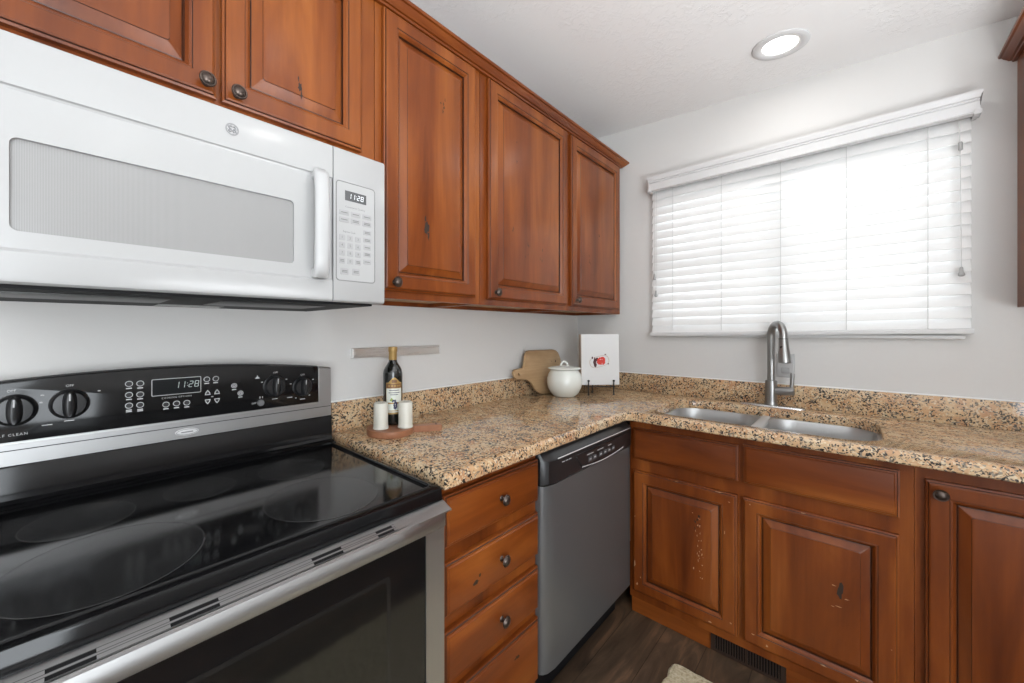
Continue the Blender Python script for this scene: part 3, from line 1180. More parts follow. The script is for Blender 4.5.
# bright lower lip, and the ridge's highlight put in as a bright tube
tube(bm, [PD(a, b - .001, 0.0034) for a, b in arc], 0.0017, 8)
tube(bm, [PD(-1.225, 0.8405, -0.0008), PD(-0.645, 0.8405, -0.0004)], 0.0018, 8)
obj('lip_and_ridge_glint', bm, simple('bright_lip_and_glint', (0.75, 0.75, 0.75), 0.35, 0.4), pan)
dgb = simple('dark_grey_button', (0.10, 0.10, 0.105), 0.4)
for k in range(6):
    a = -1.012 + k * 0.036 + (0.012 if k > 1 else 0)
    bm = B()
    nested(bm, (a - .012, a + .012, 0.784, 0.800), [(0, 0.003), (0, 0.0042), (0.002, 0.0050)], PD)
    bar2(bm, a - .007, a + .007, 0.790, 0.794, PD, 0.0053, 1)
    obj('button', bm, [dgb, print_m], pan)
for a0, a1 in ((-1.035, -0.985), (-0.955, -0.905), (-0.865, -0.835)):
    bm = B()
    bar2(bm, a0, a1, 0.8095, 0.8125, PD, 0.0037)
    obj('lettering', bm, print_m, pan)
bm = B()
for k in range(3):
    bar2(bm, -1.20 + k * .022, -1.184 + k * .022, 0.822, 0.825, PD, 0.0003)
obj('lettering', bm, print_m, pan)
bm = B()
box(bm, DX0 + .01, DX1 - .008, -0.545, -0.53, 0.004, 0.135)
obj('toe_panel', bm, black_matte, t)

# ------------------------------------------------------------------ range
RX0, RX1 = -2.56, -1.741
RC = -2.15
t = thing('range', 'freestanding stainless range with black glass cooktop and raised rear control panel', 'range', (RC, -0.31, 0))
bm = B()
box(bm, RX0 + .002, RX1 - .002, -0.595, -0.030, 0.03, 0.864)
for x in (RX0 + .05, RX1 - .05):
    for y in (-0.54, -0.10):
        lathe(bm, [(0.02, 0.0), (0.02, 0.004), (0.012, 0.006), (0.012, 0.032)], (x, y, 0), 12)
obj('body', bm, black_matte, t)

# cooktop frame with rounded front lip, then the glass
bm = B()
g0 = (RX0 + .030, RX1 - .030, -0.588, -0.098)
fr = [(0.0, 0.8645, 0.004), (0.0, 0.869, 0.004), (0.0012, 0.8905, 0.004), (0.0030, 0.8945, 0.005), (0.0065, 0.8962, 0.006), (0.0160, 0.8968, 0.012), (0.0180, 0.8985, 0.012), (0.0205, 0.8985, 0.012), (0.0225, 0.8960, 0.012), (0.0235, 0.8905, 0.012), (0.027, 0.8895, 0.012)]
ls = []
for i, z, r in fr:
    ls.append([Vector((x, y, z)) for x, y in rrect(RX0 + .001 + i, RX1 - .001 - i, -0.624 + i, -0.045 - (i * 1.5), r + .002, 4)])
loops(bm, ls, cap0=True, cap1=True)
ct = obj('cooktop', bm, black_glass2, t, angle=32)
bm = B()
gl = rrect(RX0 + .027, RX1 - .027, -0.598, -0.088, 0.012, 4)
loops(bm, [[Vector((x, y, z)) for x, y in gl] for z in (0.8885, 0.8908)])
glass = obj('glass_top', bm, black_glass, ct)
ZG = 0.8910
PG = lambda a, b, h: Vector((a, b, ZG + h))


def burner(cx, cy, r, inner=None):
    bm = B()
    pts = [(cx + r * math.cos(2 * PI * k / 64), cy + r * math.sin(2 * PI * k / 64)) for k in range(64)]
    flatp(bm, pts, PG, 0.0001)
    ring2(bm, cx, cy, r, r, 0.0022, PG, 0.0003, 1, 64)
    obj('burner_mark', bm, [burner_m, burner_line], glass)


burner(-1.965, -0.463, 0.122)
burner(-2.325, -0.455, 0.132)
burner(-1.945, -0.232, 0.082)
burner(-2.355, -0.225, 0.085)
burner(-2.150, -0.212, 0.072)

# riser between cooktop and control housing
bm = B()
prof = [(-0.030, 0.870), (-0.090, 0.890), (-0.092, 0.8955), (-0.086, 0.8985), (-0.078, 0.8975), (-0.074, 0.902), (-0.066, 0.9045), (-0.061, 0.911), (-0.0565, 0.978), (-0.052, 0.987), (-0.030, 0.987)]
loops(bm, [[Vector((x, y, z)) for y, z in prof] for x in (RX0 + .004, RX1 - .006)])
obj('riser', bm, black_glass2, t, angle=30)


def arch(x):
    return 1.1745 - 0.026 * ((x + 2.185) / 0.40) ** 2


xs = [RX0 + .006 + (RX1 - RX0 - .016) * k / 40 for k in range(41)]
bm = B()
# housing: stainless shell, front slopes back slightly
YB0, YB1 = -0.060, -0.012
ft = [Vector((x, YB0, arch(x) - .004)) for x in xs]
loopF = [Vector((xs[0], YB0 - .002, 0.984))] + [Vector((xs[-1], YB0 - .002, 0.984))] + ft[::-1]
loopF2 = [Vector((p.x, p.y + .004, p.z + (.004 if p.z > 1.0 else -.001))) for p in loopF]
loopB = [Vector((p.x, YB1, p.z)) for p in loopF2]
loops(bm, [loopF, loopF2, loopB])
hs_ = obj('control_housing', bm, steel_x, t, angle=30)
bm = B()
PX0, PX1 = RX0 + .045, -1.797
xs2 = [PX0 + (PX1 - PX0) * k / 40 for k in range(41)]
lo = 1.034
l0 = [(PX0 - .0, lo)] + [(PX1 + .004, lo)] + [(x, arch(x) - .0005) for x in xs2[::-1]]
PP = PA(YB0)
loops(bm, [[PP(a, b, -0.02) for a, b in l0], [PP(a, b + (.003 if b > 1.05 else 0), -0.004) for a, b in l0], [PP(a, b, 0.003) for a, b in l0], [PP(a + (.004 if a < -2.4 else -.004), b + (-.004 if b > 1.05 else .004), 0.0045) for a, b in l0]])
cpn = obj('control_panel', bm, black_glass2, t, angle=30)
bm = B()
box(bm, PX1 + .0015, PX1 + .0055, YB0 - .0055, YB0 + .004, 1.030, arch(PX1) - .004, 0.0008)
box(bm, PX0, PX1 + .004, YB0 - .004, YB0 + .004, 1.0285, 1.0315, 0.0008)
obj('edge_strip', bm, steel_z, cpn)
bm = B()
box(bm, RX0 + .008, RX1 - .012, YB0 - .0035, YB0 + .004, 1.015, 1.0165, 0.0005)
obj('seam', bm, black_matte, hs_)
PC = PA(YB0 - .0046)


def dial(a, b, r):
    bm = B()
    P = lambda x, y, h: PC(a + x, b + y, h)
    lathe(bm, [(r * 1.08, 0.0), (r * 1.08, 0.0015), (r, 0.003), (r * 0.98, 0.006), (r * 0.93, 0.011), (r * 0.84, 0.0145), (r * 0.3, 0.0155), (r * 0.05, 0.0155)], (0, 0, 0), 36, P)
    # pinched grip blade across the dial
    ls = []
    for h, w, ll in ((0.012, 0.42, 0.98), (0.020, 0.34, 0.95), (0.026, 0.24, 0.90), (0.0285, 0.14, 0.84)):
        pts = []
        for k in range(24):
            q = 2 * PI * k / 24
            pts.append(P(r * w * math.copysign(abs(math.cos(q)) ** 0.8, math.cos(q)), r * ll * math.copysign(abs(math.sin(q)) ** 0.8, math.sin(q)), h))
        ls.append(pts)
    loops(bm, ls)
    k = obj('control_knob', bm, black_plastic, cpn, angle=40)
    bm = B()
    bar2(bm, -r * .04, r * .04, r * .30, r * .80, lambda x, y, h: P(x, y, h), 0.0288)
    obj('pointer', bm, print_m, k)


for a, b, r in ((-2.451, 1.101, .031), (-2.370, 1.104, .031), (-1.932, 1.100, .031), (-1.848, 1.090, .029)):
    dial(a, b, r)
bm = B()
lathe(bm, [(0.010, 0), (0.010, 0.004), (0.008, 0.008), (0.001, 0.0085)], (0, 0, 0), 20, lambda x, y, h: PC(-1.972 + x, 1.054 + y, h))
obj('indicator', bm, simple('grey_indicator', (0.16, 0.16, 0.165), 0.25), cpn)
# display
bm = B()
nested(bm, (-2.226, -2.121, 1.1025, 1.1455), [(0, -0.001, .003), (0, 0.0006, .003), (0.0016, 0.0007, .002)], PC)
dsp = obj('display', bm, print_m, cpn)
bm = B()
nested(bm, (-2.2245, -2.1225, 1.104, 1.144), [(0, 0.0, .002), (0, 0.0010, .002)], PC)
obj('screen', bm, simple('display_glass', (0.010, 0.011, 0.012), 0.3, spec=0.15), dsp)
bm = B()
digits(bm, '11:28', -2.179, 1.127, 0.0095, 0.0165, PC, 0.0014)
obj('digits', bm, digit_m, dsp, label='glowing clock digits 11:28')
# oval buttons
ovals = [(-2.269, 1.139), (-2.248, 1.138), (-2.269, 1.112), (-2.248, 1.111), (-2.269, 1.086), (-2.248, 1.085), (-2.197, 1.079), (-2.175, 1.079), (-2.153, 1.078), (-2.108, 1.136), (-2.087, 1.136)]
for a, b in ovals + [(-2.042, 1.112), (-2.026, 1.089)]:
    bm = B()
    rr_ = 0.0075
    lathe(bm, [(rr_, -0.0005), (rr_, 0.0006), (rr_ * .9, 0.0012), (0.0005, 0.0013)], (0, 0, 0), 20, lambda x, y, h: PC(a + x, b + y * .95, h))
    ring2(bm, a, b, rr_, rr_ * .95, 0.0015, PC, 0.0016, 1, 20)
    if a > -2.06:
        ring2(bm, a, b, rr_ * .55, rr_ * .5, 0.0018, PC, 0.0017, 1, 14)
    bar2(bm, a - .0055, a + .0055, b - .0125, b - .0098, PC, 0.0004, 1)
    if b < 1.087 and a < -2.24:
        bar2(bm, a - .0055, a + .0055, b - .0160, b - .0135, PC, 0.0004, 1)
    obj('button', bm, [black_plastic, print_m], cpn)
for a, b, up in ((-2.106, 1.098, 1), (-2.084, 1.098, 1), (-2.106, 1.076, -1), (-2.084, 1.076, -1)):
    bm = B()
    w = .0068
    tri = [(a - w, b - up * .005), (a + w, b - up * .005), (a + w * .75, b + up * .002), (a, b + up * .0085), (a - w * .75, b + up * .002)]
    loops(bm, [[PC(x, y, h) for x, y in tri] for h in (-0.0005, 0.0010)])
    f_in = [(a + (x - a) * .62, b + (y - b) * .62) for x, y in tri]
    vs0 = [bm.verts.new(PC(x, y, 0.0014)) for x, y in tri]
    vs1 = [bm.verts.new(PC(x, y, 0.0014)) for x, y in f_in]
    ring_faces(bm, vs0, vs1, 1)
    obj('button', bm, [black_plastic, print_m], cpn)


def lettering(parent, mat, fn):
    bm = B()
    fn(bm)
    obj('lettering', bm, mat, parent)


lettering(cpn, print_m, lambda m: text(m, 'COOKING OPTIONS', -2.174, 1.0955, 0.0058, PC, spacing=1.25))
lettering(cpn, print_m, lambda m: text(m, 'SELF CLEAN', -2.458, 1.049, 0.0075, PC, spacing=1.3))
for a, b in ((-2.456, 1.1415), (-2.370, 1.1445), (-1.930, 1.1405), (-1.848, 1.1275), (-1.990, 1.054)):
    lettering(cpn, print_m, lambda m: text(m, 'OFF', a, b, 0.0075, PC))
for a, b in ((-2.371, 1.066), (-1.932, 1.061), (-2.405, 1.062), (-1.888, 1.060), (-1.848, 1.050)):
    lettering(cpn, print_m, lambda m: bar2(m, a - .008, a + .008, b - .001, b + .001, PC, 0.0004))
for a, b in ((-2.412, 1.128), (-2.414, 1.112), (-1.898, 1.118), (-1.968, 1.115), (-1.885, 1.102), (-1.814, 1.110), (-2.322, 1.128), (-1.869, 1.056), (-1.826, 1.060), (-2.095, 1.087)):
    lettering(cpn, print_m, lambda m: bar2(m, a - .0025, a + .0025, b - .0012, b + .0012, PC, 0.0004))
lettering(cpn, print_m, lambda m: (flatp(m, [(-1.988, 1.127), (-1.974, 1.127), (-1.978, 1.131), (-1.984, 1.131)], PC, 0.0004), flatp(m, [(-1.983, 1.131), (-1.979, 1.131), (-1.981, 1.138)], PC, 0.0004)))
lettering(cpn, print_m, lambda m: [bar2(m, a - .001, a + .001, 1.067, 1.073, PC, 0.0004) for a in (-1.974, -1.967)])
# oval badge on the stainless strip
bm = B()
lathe(bm, [(1.0, 0.0), (1.0, 0.0020), (0.92, 0.0035), (0.01, 0.0042)], (0, 0, 0), 32, lambda x, y, h: PA(YB0 - .0005)(-2.152 + x * .026, 1.0005 + y * .0095, h))
bd = obj('badge', bm, simple('silver_badge', (0.80, 0.80, 0.80), 0.3, 0.3), hs_)
bm = B()
ring2(bm, -2.152, 1.0005, .0235, .0078, .0012, PA(YB0 - .0005), 0.0043, 0, 28)
bar2(bm, -2.165, -2.139, 0.9992, 1.0018, PA(YB0 - .0005), 0.0049)
obj('badge_lettering', bm, grey_print, bd)

# oven door
PO = PA(-0.600)
bm = B()
WX0, WX1, OZ0, OZ1 = RX0 + .056, -1.797, 0.27, 0.800
poly_holes(bm, R4(RX0 + .003, RX1 - .001, 0.165, 0.852), [rrect(WX0, WX1, OZ0, OZ1, 0.004, 3)], PO, 0.0, 0.028)
dr = obj('oven_door', bm, steel_z, t)
bm = B()
box(bm, WX0 - .006, WX1 + .006, -0.6255, -0.6005, OZ0 - .006, OZ1 + .006)
gw = obj('door_glass', bm, black_glass, dr, label='black reflective oven window')
bm = B()
nested(bm, (WX0 + .095, WX1 - .100, OZ0 + .07, OZ1 - .055), [(0, -.001, .01), (0, 0.0002, .01), (0.004, 0.0003, .008)], PA(-0.6255))
obj('inner_window', bm, simple('tinted_inner_glass', (0.0055, 0.0055, 0.005), 0.06), gw)
bm = B()
poly_holes(bm, rrect(WX0 + .090, WX1 - .095, OZ0 + .065, OZ1 - .05, .012, 4), [rrect(WX0 + .099, WX1 - .104, OZ0 + .074, OZ1 - .059, .008, 4)], PA(-0.6255), -0.0005, 0.0006)
obj('window_border', bm, simple('grey_window_border', (0.009, 0.009, 0.009), 0.2), gw)
# vented ledge above the handle
bm = B()
prof = [(-0.600, 0.852), (-0.600, 0.8640), (-0.622, 0.8640), (-0.628, 0.8625), (-0.6545, 0.8515), (-0.654, 0.848), (-0.628, 0.852)]
loops(bm, [[Vector((x, y, z)) for y, z in prof] for x in (RX0 + .004, RX1 - .0015)])
vt = obj('vent_ledge', bm, steel_x, dr, angle=30)
sl = lambda f, off: Vector((0, -0.629 - f * 0.0255, 0.8622 - f * 0.0107 + off))


def ledge_strip(bm, a0, a1, f0, f1, off):
    q0, q1 = sl(f0, off), sl(f1, off)
    bm.faces.new([bm.verts.new(Vector((a0, q0.y, q0.z))), bm.verts.new(Vector((a1, q0.y, q0.z))), bm.verts.new(Vector((a1, q1.y, q1.z))), bm.verts.new(Vector((a0, q1.y, q1.z)))])


for f0, f1 in ((0.22, 0.42), (0.56, 0.76)):
    for a0, a1 in ((-2.39, -2.345), (-2.27, -2.21), (-2.066, -2.010), (-1.935, -1.897)):
        bm = B()
        ledge_strip(bm, a0, a1, f0, f1, .0003)
        obj('vent_slot_shade', bm, black_matte, vt)  # black strips paint the shade in the deep parts of the slots
bm = B()
for f0 in (0.18, 0.40, 0.53, 0.76):
    ledge_strip(bm, -2.42, -1.890, f0, f0 + .04, .0002)
obj('vent_ribs', bm, simple('dark_steel_line', (0.16, 0.16, 0.16), 0.4, 0.8), vt)
# wide bowed handle bar with angled end returns
bm = B()
hx = [RX1 - .0015, -1.884, -1.890, -1.93] + [-1.93 - (0.44) * k / 8 for k in range(1, 9)] + [-2.411, -2.417, RX0 + .0015]
ls = []
for x in hx:
    e = min(abs(x - RX1), abs(x - RX0))
    q = min(1.0, e / 0.146)
    yo = -0.632 - 0.035 * q
    zt_, zb_ = 0.8525 + 0.004 * q, 0.7990 + 0.0225 * q
    d_ = 0.010 + 0.012 * q
    prof = [(yo + d_, zt_ - .004), (yo + .009, zt_), (yo + .003, zt_ - .0025), (yo, zt_ - .009), (yo - .0012 * q, (zt_ + zb_) / 2), (yo, zb_ + .008), (yo + .003, zb_ + .002), (yo + .009, zb_), (yo + d_, zb_ + .004)]
    ls.append([Vector((x, y, z)) for y, z in prof])
loops(bm, ls)
obj('handle', bm, steel_x, dr, angle=28)
# storage drawer
bm = B()
nested(bm, (RX0 + .003, RX1 - .001, 0.035, 0.158), [(0, 0), (0, .022), (.004, .026)], PO)
obj('storage_drawer', bm, steel_x, t)

# ------------------------------------------------------------------ over-range microwave
MX0, MX1, MF = -2.525, -1.779, -0.433
MS = -1.926           # seam between door and control column
t = thing('microwave', 'white over-range microwave mounted under the short cabinet above the range', 'microwave', (-2.15, -0.2, 1.333))
bm = B()
box(bm, MX0 + .002, MX1 - .002, -0.398, -0.004, 1.341, 1.7165, 0.003)
obj('body', bm, white_gloss, t)
bm = B()
box(bm, MX0 + .004, MX1 - .03, -0.415, -0.004, 1.3335, 1.3405)
us = obj('underside', bm, black_matte, t, label='black underside with vents')
bm = B()
for x0, x1 in ((MX0 + .06, MX0 + .30), (MX1 - .36, MX1 - .12)):
    box(bm, x0, x1, -0.34, -0.18, 1.3318, 1.3336, 0.0006)
obj('grease_filter', bm, simple('filter_grey', (0.10, 0.10, 0.10), 0.4, 0.7), us)
bm = B()
box(bm, -2.22, -2.08, -0.12, -0.05, 1.3322, 1.3336, 0.0006)
obj('lamp_lens', bm, simple('lamp_lens_grey', (0.30, 0.30, 0.29), 0.2), us)
# door: top band, recessed middle and bottom band in one vertical profile
PM = PA(-0.400)
bm = B()
prof = [(0.0, 1.339), (0.026, 1.339), (0.0315, 1.3425), (0.033, 1.347), (0.033, 1.3875), (0.0305, 1.391), (0.0285, 1.393)]
prof2 = [(0.0285, 1.631), (0.0300, 1.6345), (0.0335, 1.6365), (0.0335, 1.7085), (0.0315, 1.7135), (0.026, 1.7165), (0.0, 1.7165)]
for pr_ in (prof, prof2):
    pp = list(pr_)
    pp += [(0.0, pr_[0][1])] if pr_ is prof2 else [(0.0, pr_[-1][1])]
    if pr_ is prof2:
        pp = pr_ + [(0.0, 1.631)]
    pp = [pp[0]] + [p for p in pp[1:] if p != pp[0]]
    loops(bm, [[PM(x, z, h) for h, z in pp] for x in (MX0, MS - .0012)])
wr = rrect(-2.433, -2.016, 1.4195, 1.5605, 0.010, 5)
poly_holes(bm, R4(MX0, MS - .0012, 1.3925, 1.6315), [wr], PM, 0.0, 0.0285)
md = obj('door', bm, white_gloss, t, angle=30)
bm = B()
loops(bm, [[PM(a, b, 0.010) for a, b in wr], [PM(a, b, 0.0225) for a, b in wr]])
obj('door_window', bm, screen_m, md, label='grey screened window')
bm = B()
pts = []
for k in range(17):
    q = k / 16
    pts.append(PM(-1.9615 - 0.004 * math.sin(PI * q), 1.391 + (1.643 - 1.391) * q, 0.042 + 0.020 * math.sin(PI * q) ** 0.6))
ls = []
for i, p in enumerate(pts):
    w, d_ = 0.0175, 0.010
    if i in (0, 16):
        w, d_ = 0.0155, 0.008
    ls.append([p + Vector((w * math.copysign(abs(math.cos(a)) ** .75, math.cos(a)), d_ * math.sin(a), 0)) for a in [2 * PI * k / 20 for k in range(20)]])
loops(bm, ls)
for b0, b1 in ((1.391, 1.414), (1.620, 1.643)):
    nested(bm, (-1.977, -1.946, b0, b1), [(0, 0.027, .006), (0, 0.044, .006), (0.003, 0.046, .004)], PM)
obj('handle', bm, white_plastic, md, angle=60)
# round monogram badge
bm = B()
LG = (-2.140, 1.6745)
ring2(bm, LG[0], LG[1], .0122, .0122, .0026, PM, 0.0338, 0, 32)
for k in range(8):
    q = 2 * PI * k / 8 + .2
    blob(bm, LG[0] + .0098 * math.cos(q), LG[1] + .0098 * math.sin(q), .0018, .0018, PM, 0.0339, 0, 8, 0.1)
for s in (-1, 1):
    pts = [PM(LG[0] + s * x, LG[1] + y, 0.0338) for x, y in ((.0010, .0050), (.0030, .0058), (.0056, .0040), (.0050, .0012), (.0024, .0004), (.0014, -.0028), (.0030, -.0052), (.0056, -.0044), (.0058, -.0018), (.0036, -.0010))]
    tube(bm, smooth_path(pts, 3), 0.0012, 6)
obj('badge', bm, grey_print, md)
# control column
bm = B()
cp_ = [(0.0, 1.339), (0.026, 1.339), (0.0315, 1.3425), (0.0335, 1.347), (0.0335, 1.7085), (0.0315, 1.7135), (0.026, 1.7165), (0.0, 1.7165)]
ls = []
for x, ins in ((MS + .0012, 0.0), (MX1 - .006, 0.0), (MX1 - .002, 0.002), (MX1, 0.006)):
    ls.append([PM(x, min(max(z, 1.339 + ins * .5), 1.7165 - ins * .5), max(0, h - ins)) for h, z in cp_])
loops(bm, ls)
cc = obj('control_column', bm, white_gloss, t, angle=30)
bm = B()
nested(bm, (-1.918, -1.8125, 1.392, 1.634), [(0, 0.030, .008), (0, 0.0338, .008), (0.0012, 0.0344, .007), (0.003, 0.0342, .006)], PM)
kp = obj('keypad', bm, simple('keypad_white', (0.375, 0.375, 0.372), 0.35), cc)
bm = B()
poly_holes(bm, rrect(-1.919, -1.8115, 1.391, 1.635, .009, 4), [rrect(-1.9175, -1.813, 1.3925, 1.6335, .008, 4)], PM, 0.0335, 0.0347)
obj('keypad_recess_line', bm, faint_print, cc)  # grey ring paints in the dark line along the keypad's recessed edge
K = lambda a, b, h: PM(a, b, h + 0.0343)
bm = B()
nested(bm, (-1.8955, -1.8375, 1.590, 1.614), [(0, -0.0005), (0, 0.0006)], K)
ds2 = obj('display', bm, lcd_m, kp)
bm = B()
digits(bm, '11:28', -1.887, 1.602, 0.0075, 0.0125, K, 0.0009)
obj('digits', bm, digit_w, ds2, label='lit clock digits 11:28')


def mbtn(a, b, w, h, s=None, lines=1):
    bm = B()
    nested(bm, (a - w / 2, a + w / 2, b - h / 2, b + h / 2), [(0, -0.0005, .002), (0, 0.0005, .002), (0.0010, 0.0008, .0015)], K)
    if s:
        text(bm, s, a, b, 0.0085, K, 0.0010, 1)
    else:
        for q in range(lines):
            bb = b + (q - (lines - 1) / 2) * .0035
            bar2(bm, a - w * .33, a + w * .33, bb - .0009, bb + .0009, K, 0.0010, 1)
    obj('button', bm, [off_white, faint_print], kp)


for r_, row in enumerate(('123', '456', '789')):
    for c_i, ch in enumerate(row):
        mbtn(-1.9035 + c_i * .0215, 1.4975 - r_ * .0188, 0.0155, 0.0145, ch)
mbtn(-1.882, 1.4405, 0.0155, 0.0145, '0')
mbtn(-1.9035, 1.4405, 0.0155, 0.0145, None, 2)
mbtn(-1.8605, 1.4405, 0.0155, 0.0145, None, 2)
for a, lns in ((-1.898, 1), (-1.867, 1), (-1.8355, 1)):
    mbtn(a, 1.559, 0.026, 0.0125, None, lns)
for a, lns in ((-1.898, 1), (-1.867, 2), (-1.8355, 2)):
    mbtn(a, 1.5415, 0.026, 0.0135, None, lns)
for b, lns in ((1.519, 2), (1.500, 2), (1.4815, 1), (1.4635, 2), (1.4445, 1)):
    mbtn(-1.8345, b, 0.022, 0.0125, None, lns)
mbtn(-1.897, 1.4145, 0.021, 0.0165, None, 2)
mbtn(-1.866, 1.4155, 0.021, 0.0165, None, 2)
lettering(kp, faint_print, lambda m: text(m, 'Convenience Cooking', -1.868, 1.5745, 0.0060, K, 0.0002))
lettering(kp, faint_print, lambda m: text(m, 'Express Cook', -1.884, 1.5125, 0.0060, K, 0.0002))

# ------------------------------------------------------------------ window blind
t = thing('window_blind', 'white horizontal slat blind with moulded valance covering the window', 'blind', (-0.04, -1.06, 1.25))
VY0, VY1 = -1.645, -0.488
bm = B()
vp = [(0.050, 2.054), (0.080, 2.054), (0.082, 2.056), (0.0785, 2.060), (0.0775, 2.094), (0.0745, 2.095), (0.0745, 2.0975), (0.0790, 2.099), (0.0785, 2.103), (0.0755, 2.1045), (0.0760, 2.107), (0.0815, 2.109), (0.0820, 2.116), (0.0850, 2.122), (0.0865, 2.127), (0.0865, 2.133), (0.050, 2.133)]
loops(bm, [[Vector((-h, y + (0.0 if h < .06 else math.copysign(max(0, h - .080), y + 1.06)), z)) for h, z in vp] for y in (VY0, VY1)])
for y, s_ in ((VY0, 1), (VY1, -1)):
    # short returns back to the wall at both ends
    lo_, hi_ = sorted((y, y + s_ * .012))
    box(bm, -0.051, -0.002, lo_, hi_, 2.054, 2.128, 0.001)
    lo_, hi_ = sorted((y - s_ * .004, y + s_ * .014))
    box(bm, -0.0815, -0.030, lo_, hi_, 2.050, 2.066, 0.001)
obj('valance', bm, trim_m, t, angle=25)
bm = B()
box(bm, -0.048, -0.006, VY0 + .03, VY1 - .02, 2.075, 2.115)
obj('headrail', bm, trim_m, t)
SY0, SY1 = -1.630, -0.494
NS = 18
ztop, zbot = 2.036, 1.292
ladders = (-0.609, -0.838, -1.076, -1.297, -1.524)


def sag(f, y):
    """the blind hangs a little low on its left side"""
    return -0.020 * f * ((y - SY0) / (SY1 - SY0)) + 0.006 * f


ang = math.radians(67)
for i in range(NS):
    f = i / (NS - 1)
    z = ztop + (zbot - ztop) * f
    bm = B()
    ls = []
    for y in (SY0, SY1):
        l = []
        w = 0.0280
        for u, th in ((-1, 0.0), (-.98, .0013), (-.5, .0028), (0, .0034), (.5, .0028), (.98, .0013), (1, 0.0), (.98, -.0013), (.5, 0.0002), (0, .0006), (-.5, .0002), (-.98, -.0013)):
            # u: -1 outer edge (high), +1 room edge (low)
            hx_, hz_ = u * w * math.cos(ang) - th * -math.sin(ang), -u * w * math.sin(ang) + th * math.cos(ang)
            l.append(Vector((-0.030 - hx_, y, z + hz_ + sag(f, y))))
        ls.append(l)
    loops(bm, ls)
    obj('slat', bm, slat_m, t, angle=40)
bm = B()
zr = 1.262
ls = []
for y in (SY0 - .005, SY1 + .005):
    s_ = sag(1, y)
    ls.append([Vector((x, y, z + s_)) for x, z in ((-0.054, zr - .010), (-0.056, zr - .004), (-0.056, zr + .006), (-0.052, zr + .010), (-0.010, zr + .010), (-0.008, zr - .008), (-0.012, zr - .011))])
loops(bm, ls)
obj('bottom_rail', bm, trim_m, t)
for y in ladders:
    bm = B()
    tube(bm, [(-0.0535, y, 2.07), (-0.0540, y, 1.66), (-0.0535, y, 1.27)], 0.0011, 6)
    tube(bm, [(-0.0075, y, 2.07), (-0.0075, y, 1.66), (-0.0075, y, 1.27)], 0.0011, 6)
    obj('ladder_cord', bm, cord_m, t)


def tassel(y, z, parent, n=0.0):
    bm = B()
    lathe(bm, [(0.002, 0.030), (0.0045, 0.026), (0.0055, 0.012), (0.0085, 0.004), (0.0088, -0.002), (0.005, -0.006)], (-0.063, y, z), 14)
    obj('tassel', bm, tassel_m, parent, label='small grey cord tassel')


for y, z0 in ((-0.516, 1.560), (-0.524, 1.465)):
    bm = B()
    tube(bm, [(-0.058, y, 2.06), (-0.062, y, 1.85), (-0.063, y, z0 + .028)], 0.0009, 6)
    c = obj('lift_cord', bm, cord_m, t)
    tassel(y, z0, c)
bm = B()
tube(bm, [(-0.058, -1.600, 2.06), (-0.062, -1.602, 1.85), (-0.063, -1.604, 1.50)], 0.0011, 6)
c = obj('tilt_cord', bm, cord_m, t)
tassel(-1.604, 1.475, c)
bm = B()
lathe(bm, [(0.004, 0.0), (0.0055, 0.002), (0.0055, 0.028), (0.004, 0.031)], (-0.0625, -1.602, 1.935), 12)
obj('tassel', bm, tassel_m, c)

# ------------------------------------------------------------------ outlet plate, knife strip
t = thing('outlet_plate', 'white outlet cover plate on the wall behind the faucet', 'outlet', (-0.002, -1.088, 1.10))
bm = B()
nested(bm, (-1.122, -1.054, 1.048, 1.160), [(0, 0.0005, .003), (0, 0.003, .003), (0.003, 0.0055, .003), (0.006, 0.006, .003)], PB(0))
obj('cover', bm, white_plastic, t)
bm = B()
for b in (1.081, 1.127):
    nested(bm, (-1.104, -1.072, b - .014, b + .014), [(0, 0.004, .006), (0, 0.0066, .006), (.001, 0.007, .006)], PB(0))
obj('receptacle', bm, off_white, t)

bm = B()
nested(bm, (-1.645, -1.228, 1.168, 1.203), [(0, 0.001), (0, 0.017), (0.0015, 0.0185), (0.0055, 0.0185), (0.0062, 0.0175), (0.0095, 0.0175), (0.0102, 0.0188)], PA(0))
tag(obj('magnetic_knife_strip', bm, strip_steel, loc=(-1.44, 0, 1.18)), 'empty steel magnetic knife strip mounted on the wall behind the bottle', 'knife strip')

# ------------------------------------------------------------------ round serving board, bottle, shakers
BC = (-1.592, -0.178)
t = thing('serving_board', 'small round reddish wooden board with a handle, under the bottle and shakers', 'serving board', (*BC, 0.914))
bm = B()
hd = Vector((-1.432 - BC[0], -0.272 - BC[1])).normalized()
nx = Vector((-hd.y, hd.x))
Rb = 0.080
outl = []
a_h = math.asin(0.014 / Rb)
for k in range(49):
    q = a_h + (2 * PI - 2 * a_h) * k / 48
    outl.append(Vector(BC) + hd * (Rb * math.cos(q)) + nx * (Rb * math.sin(q)))
Lh = 0.180
for u, v in ((Lh - .006, -0.015), (Lh, -0.010), (Lh, 0.010), (Lh - .006, 0.015)):
    outl.append(Vector(BC) + hd * u + nx * v)
ls = []
cen = Vector(BC)
for s, z in ((.985, 0.9145), (1.0, 0.917), (1.0, 0.933), (.985, 0.936)):
    ls.append([Vector((*(cen + (p - cen) * s), z)) for p in outl])
loops(bm, ls)
bo = obj('board', bm, cherry, t)
bm = B()
hp_ = cen + hd * (Lh - .02)
lathe(bm, [(0.0045, 0.0), (0.0045, 0.0006), (0.001, 0.0007)], (hp_.x, hp_.y, 0.936), 14)
obj('hanging_hole', bm, black_matte, bo)

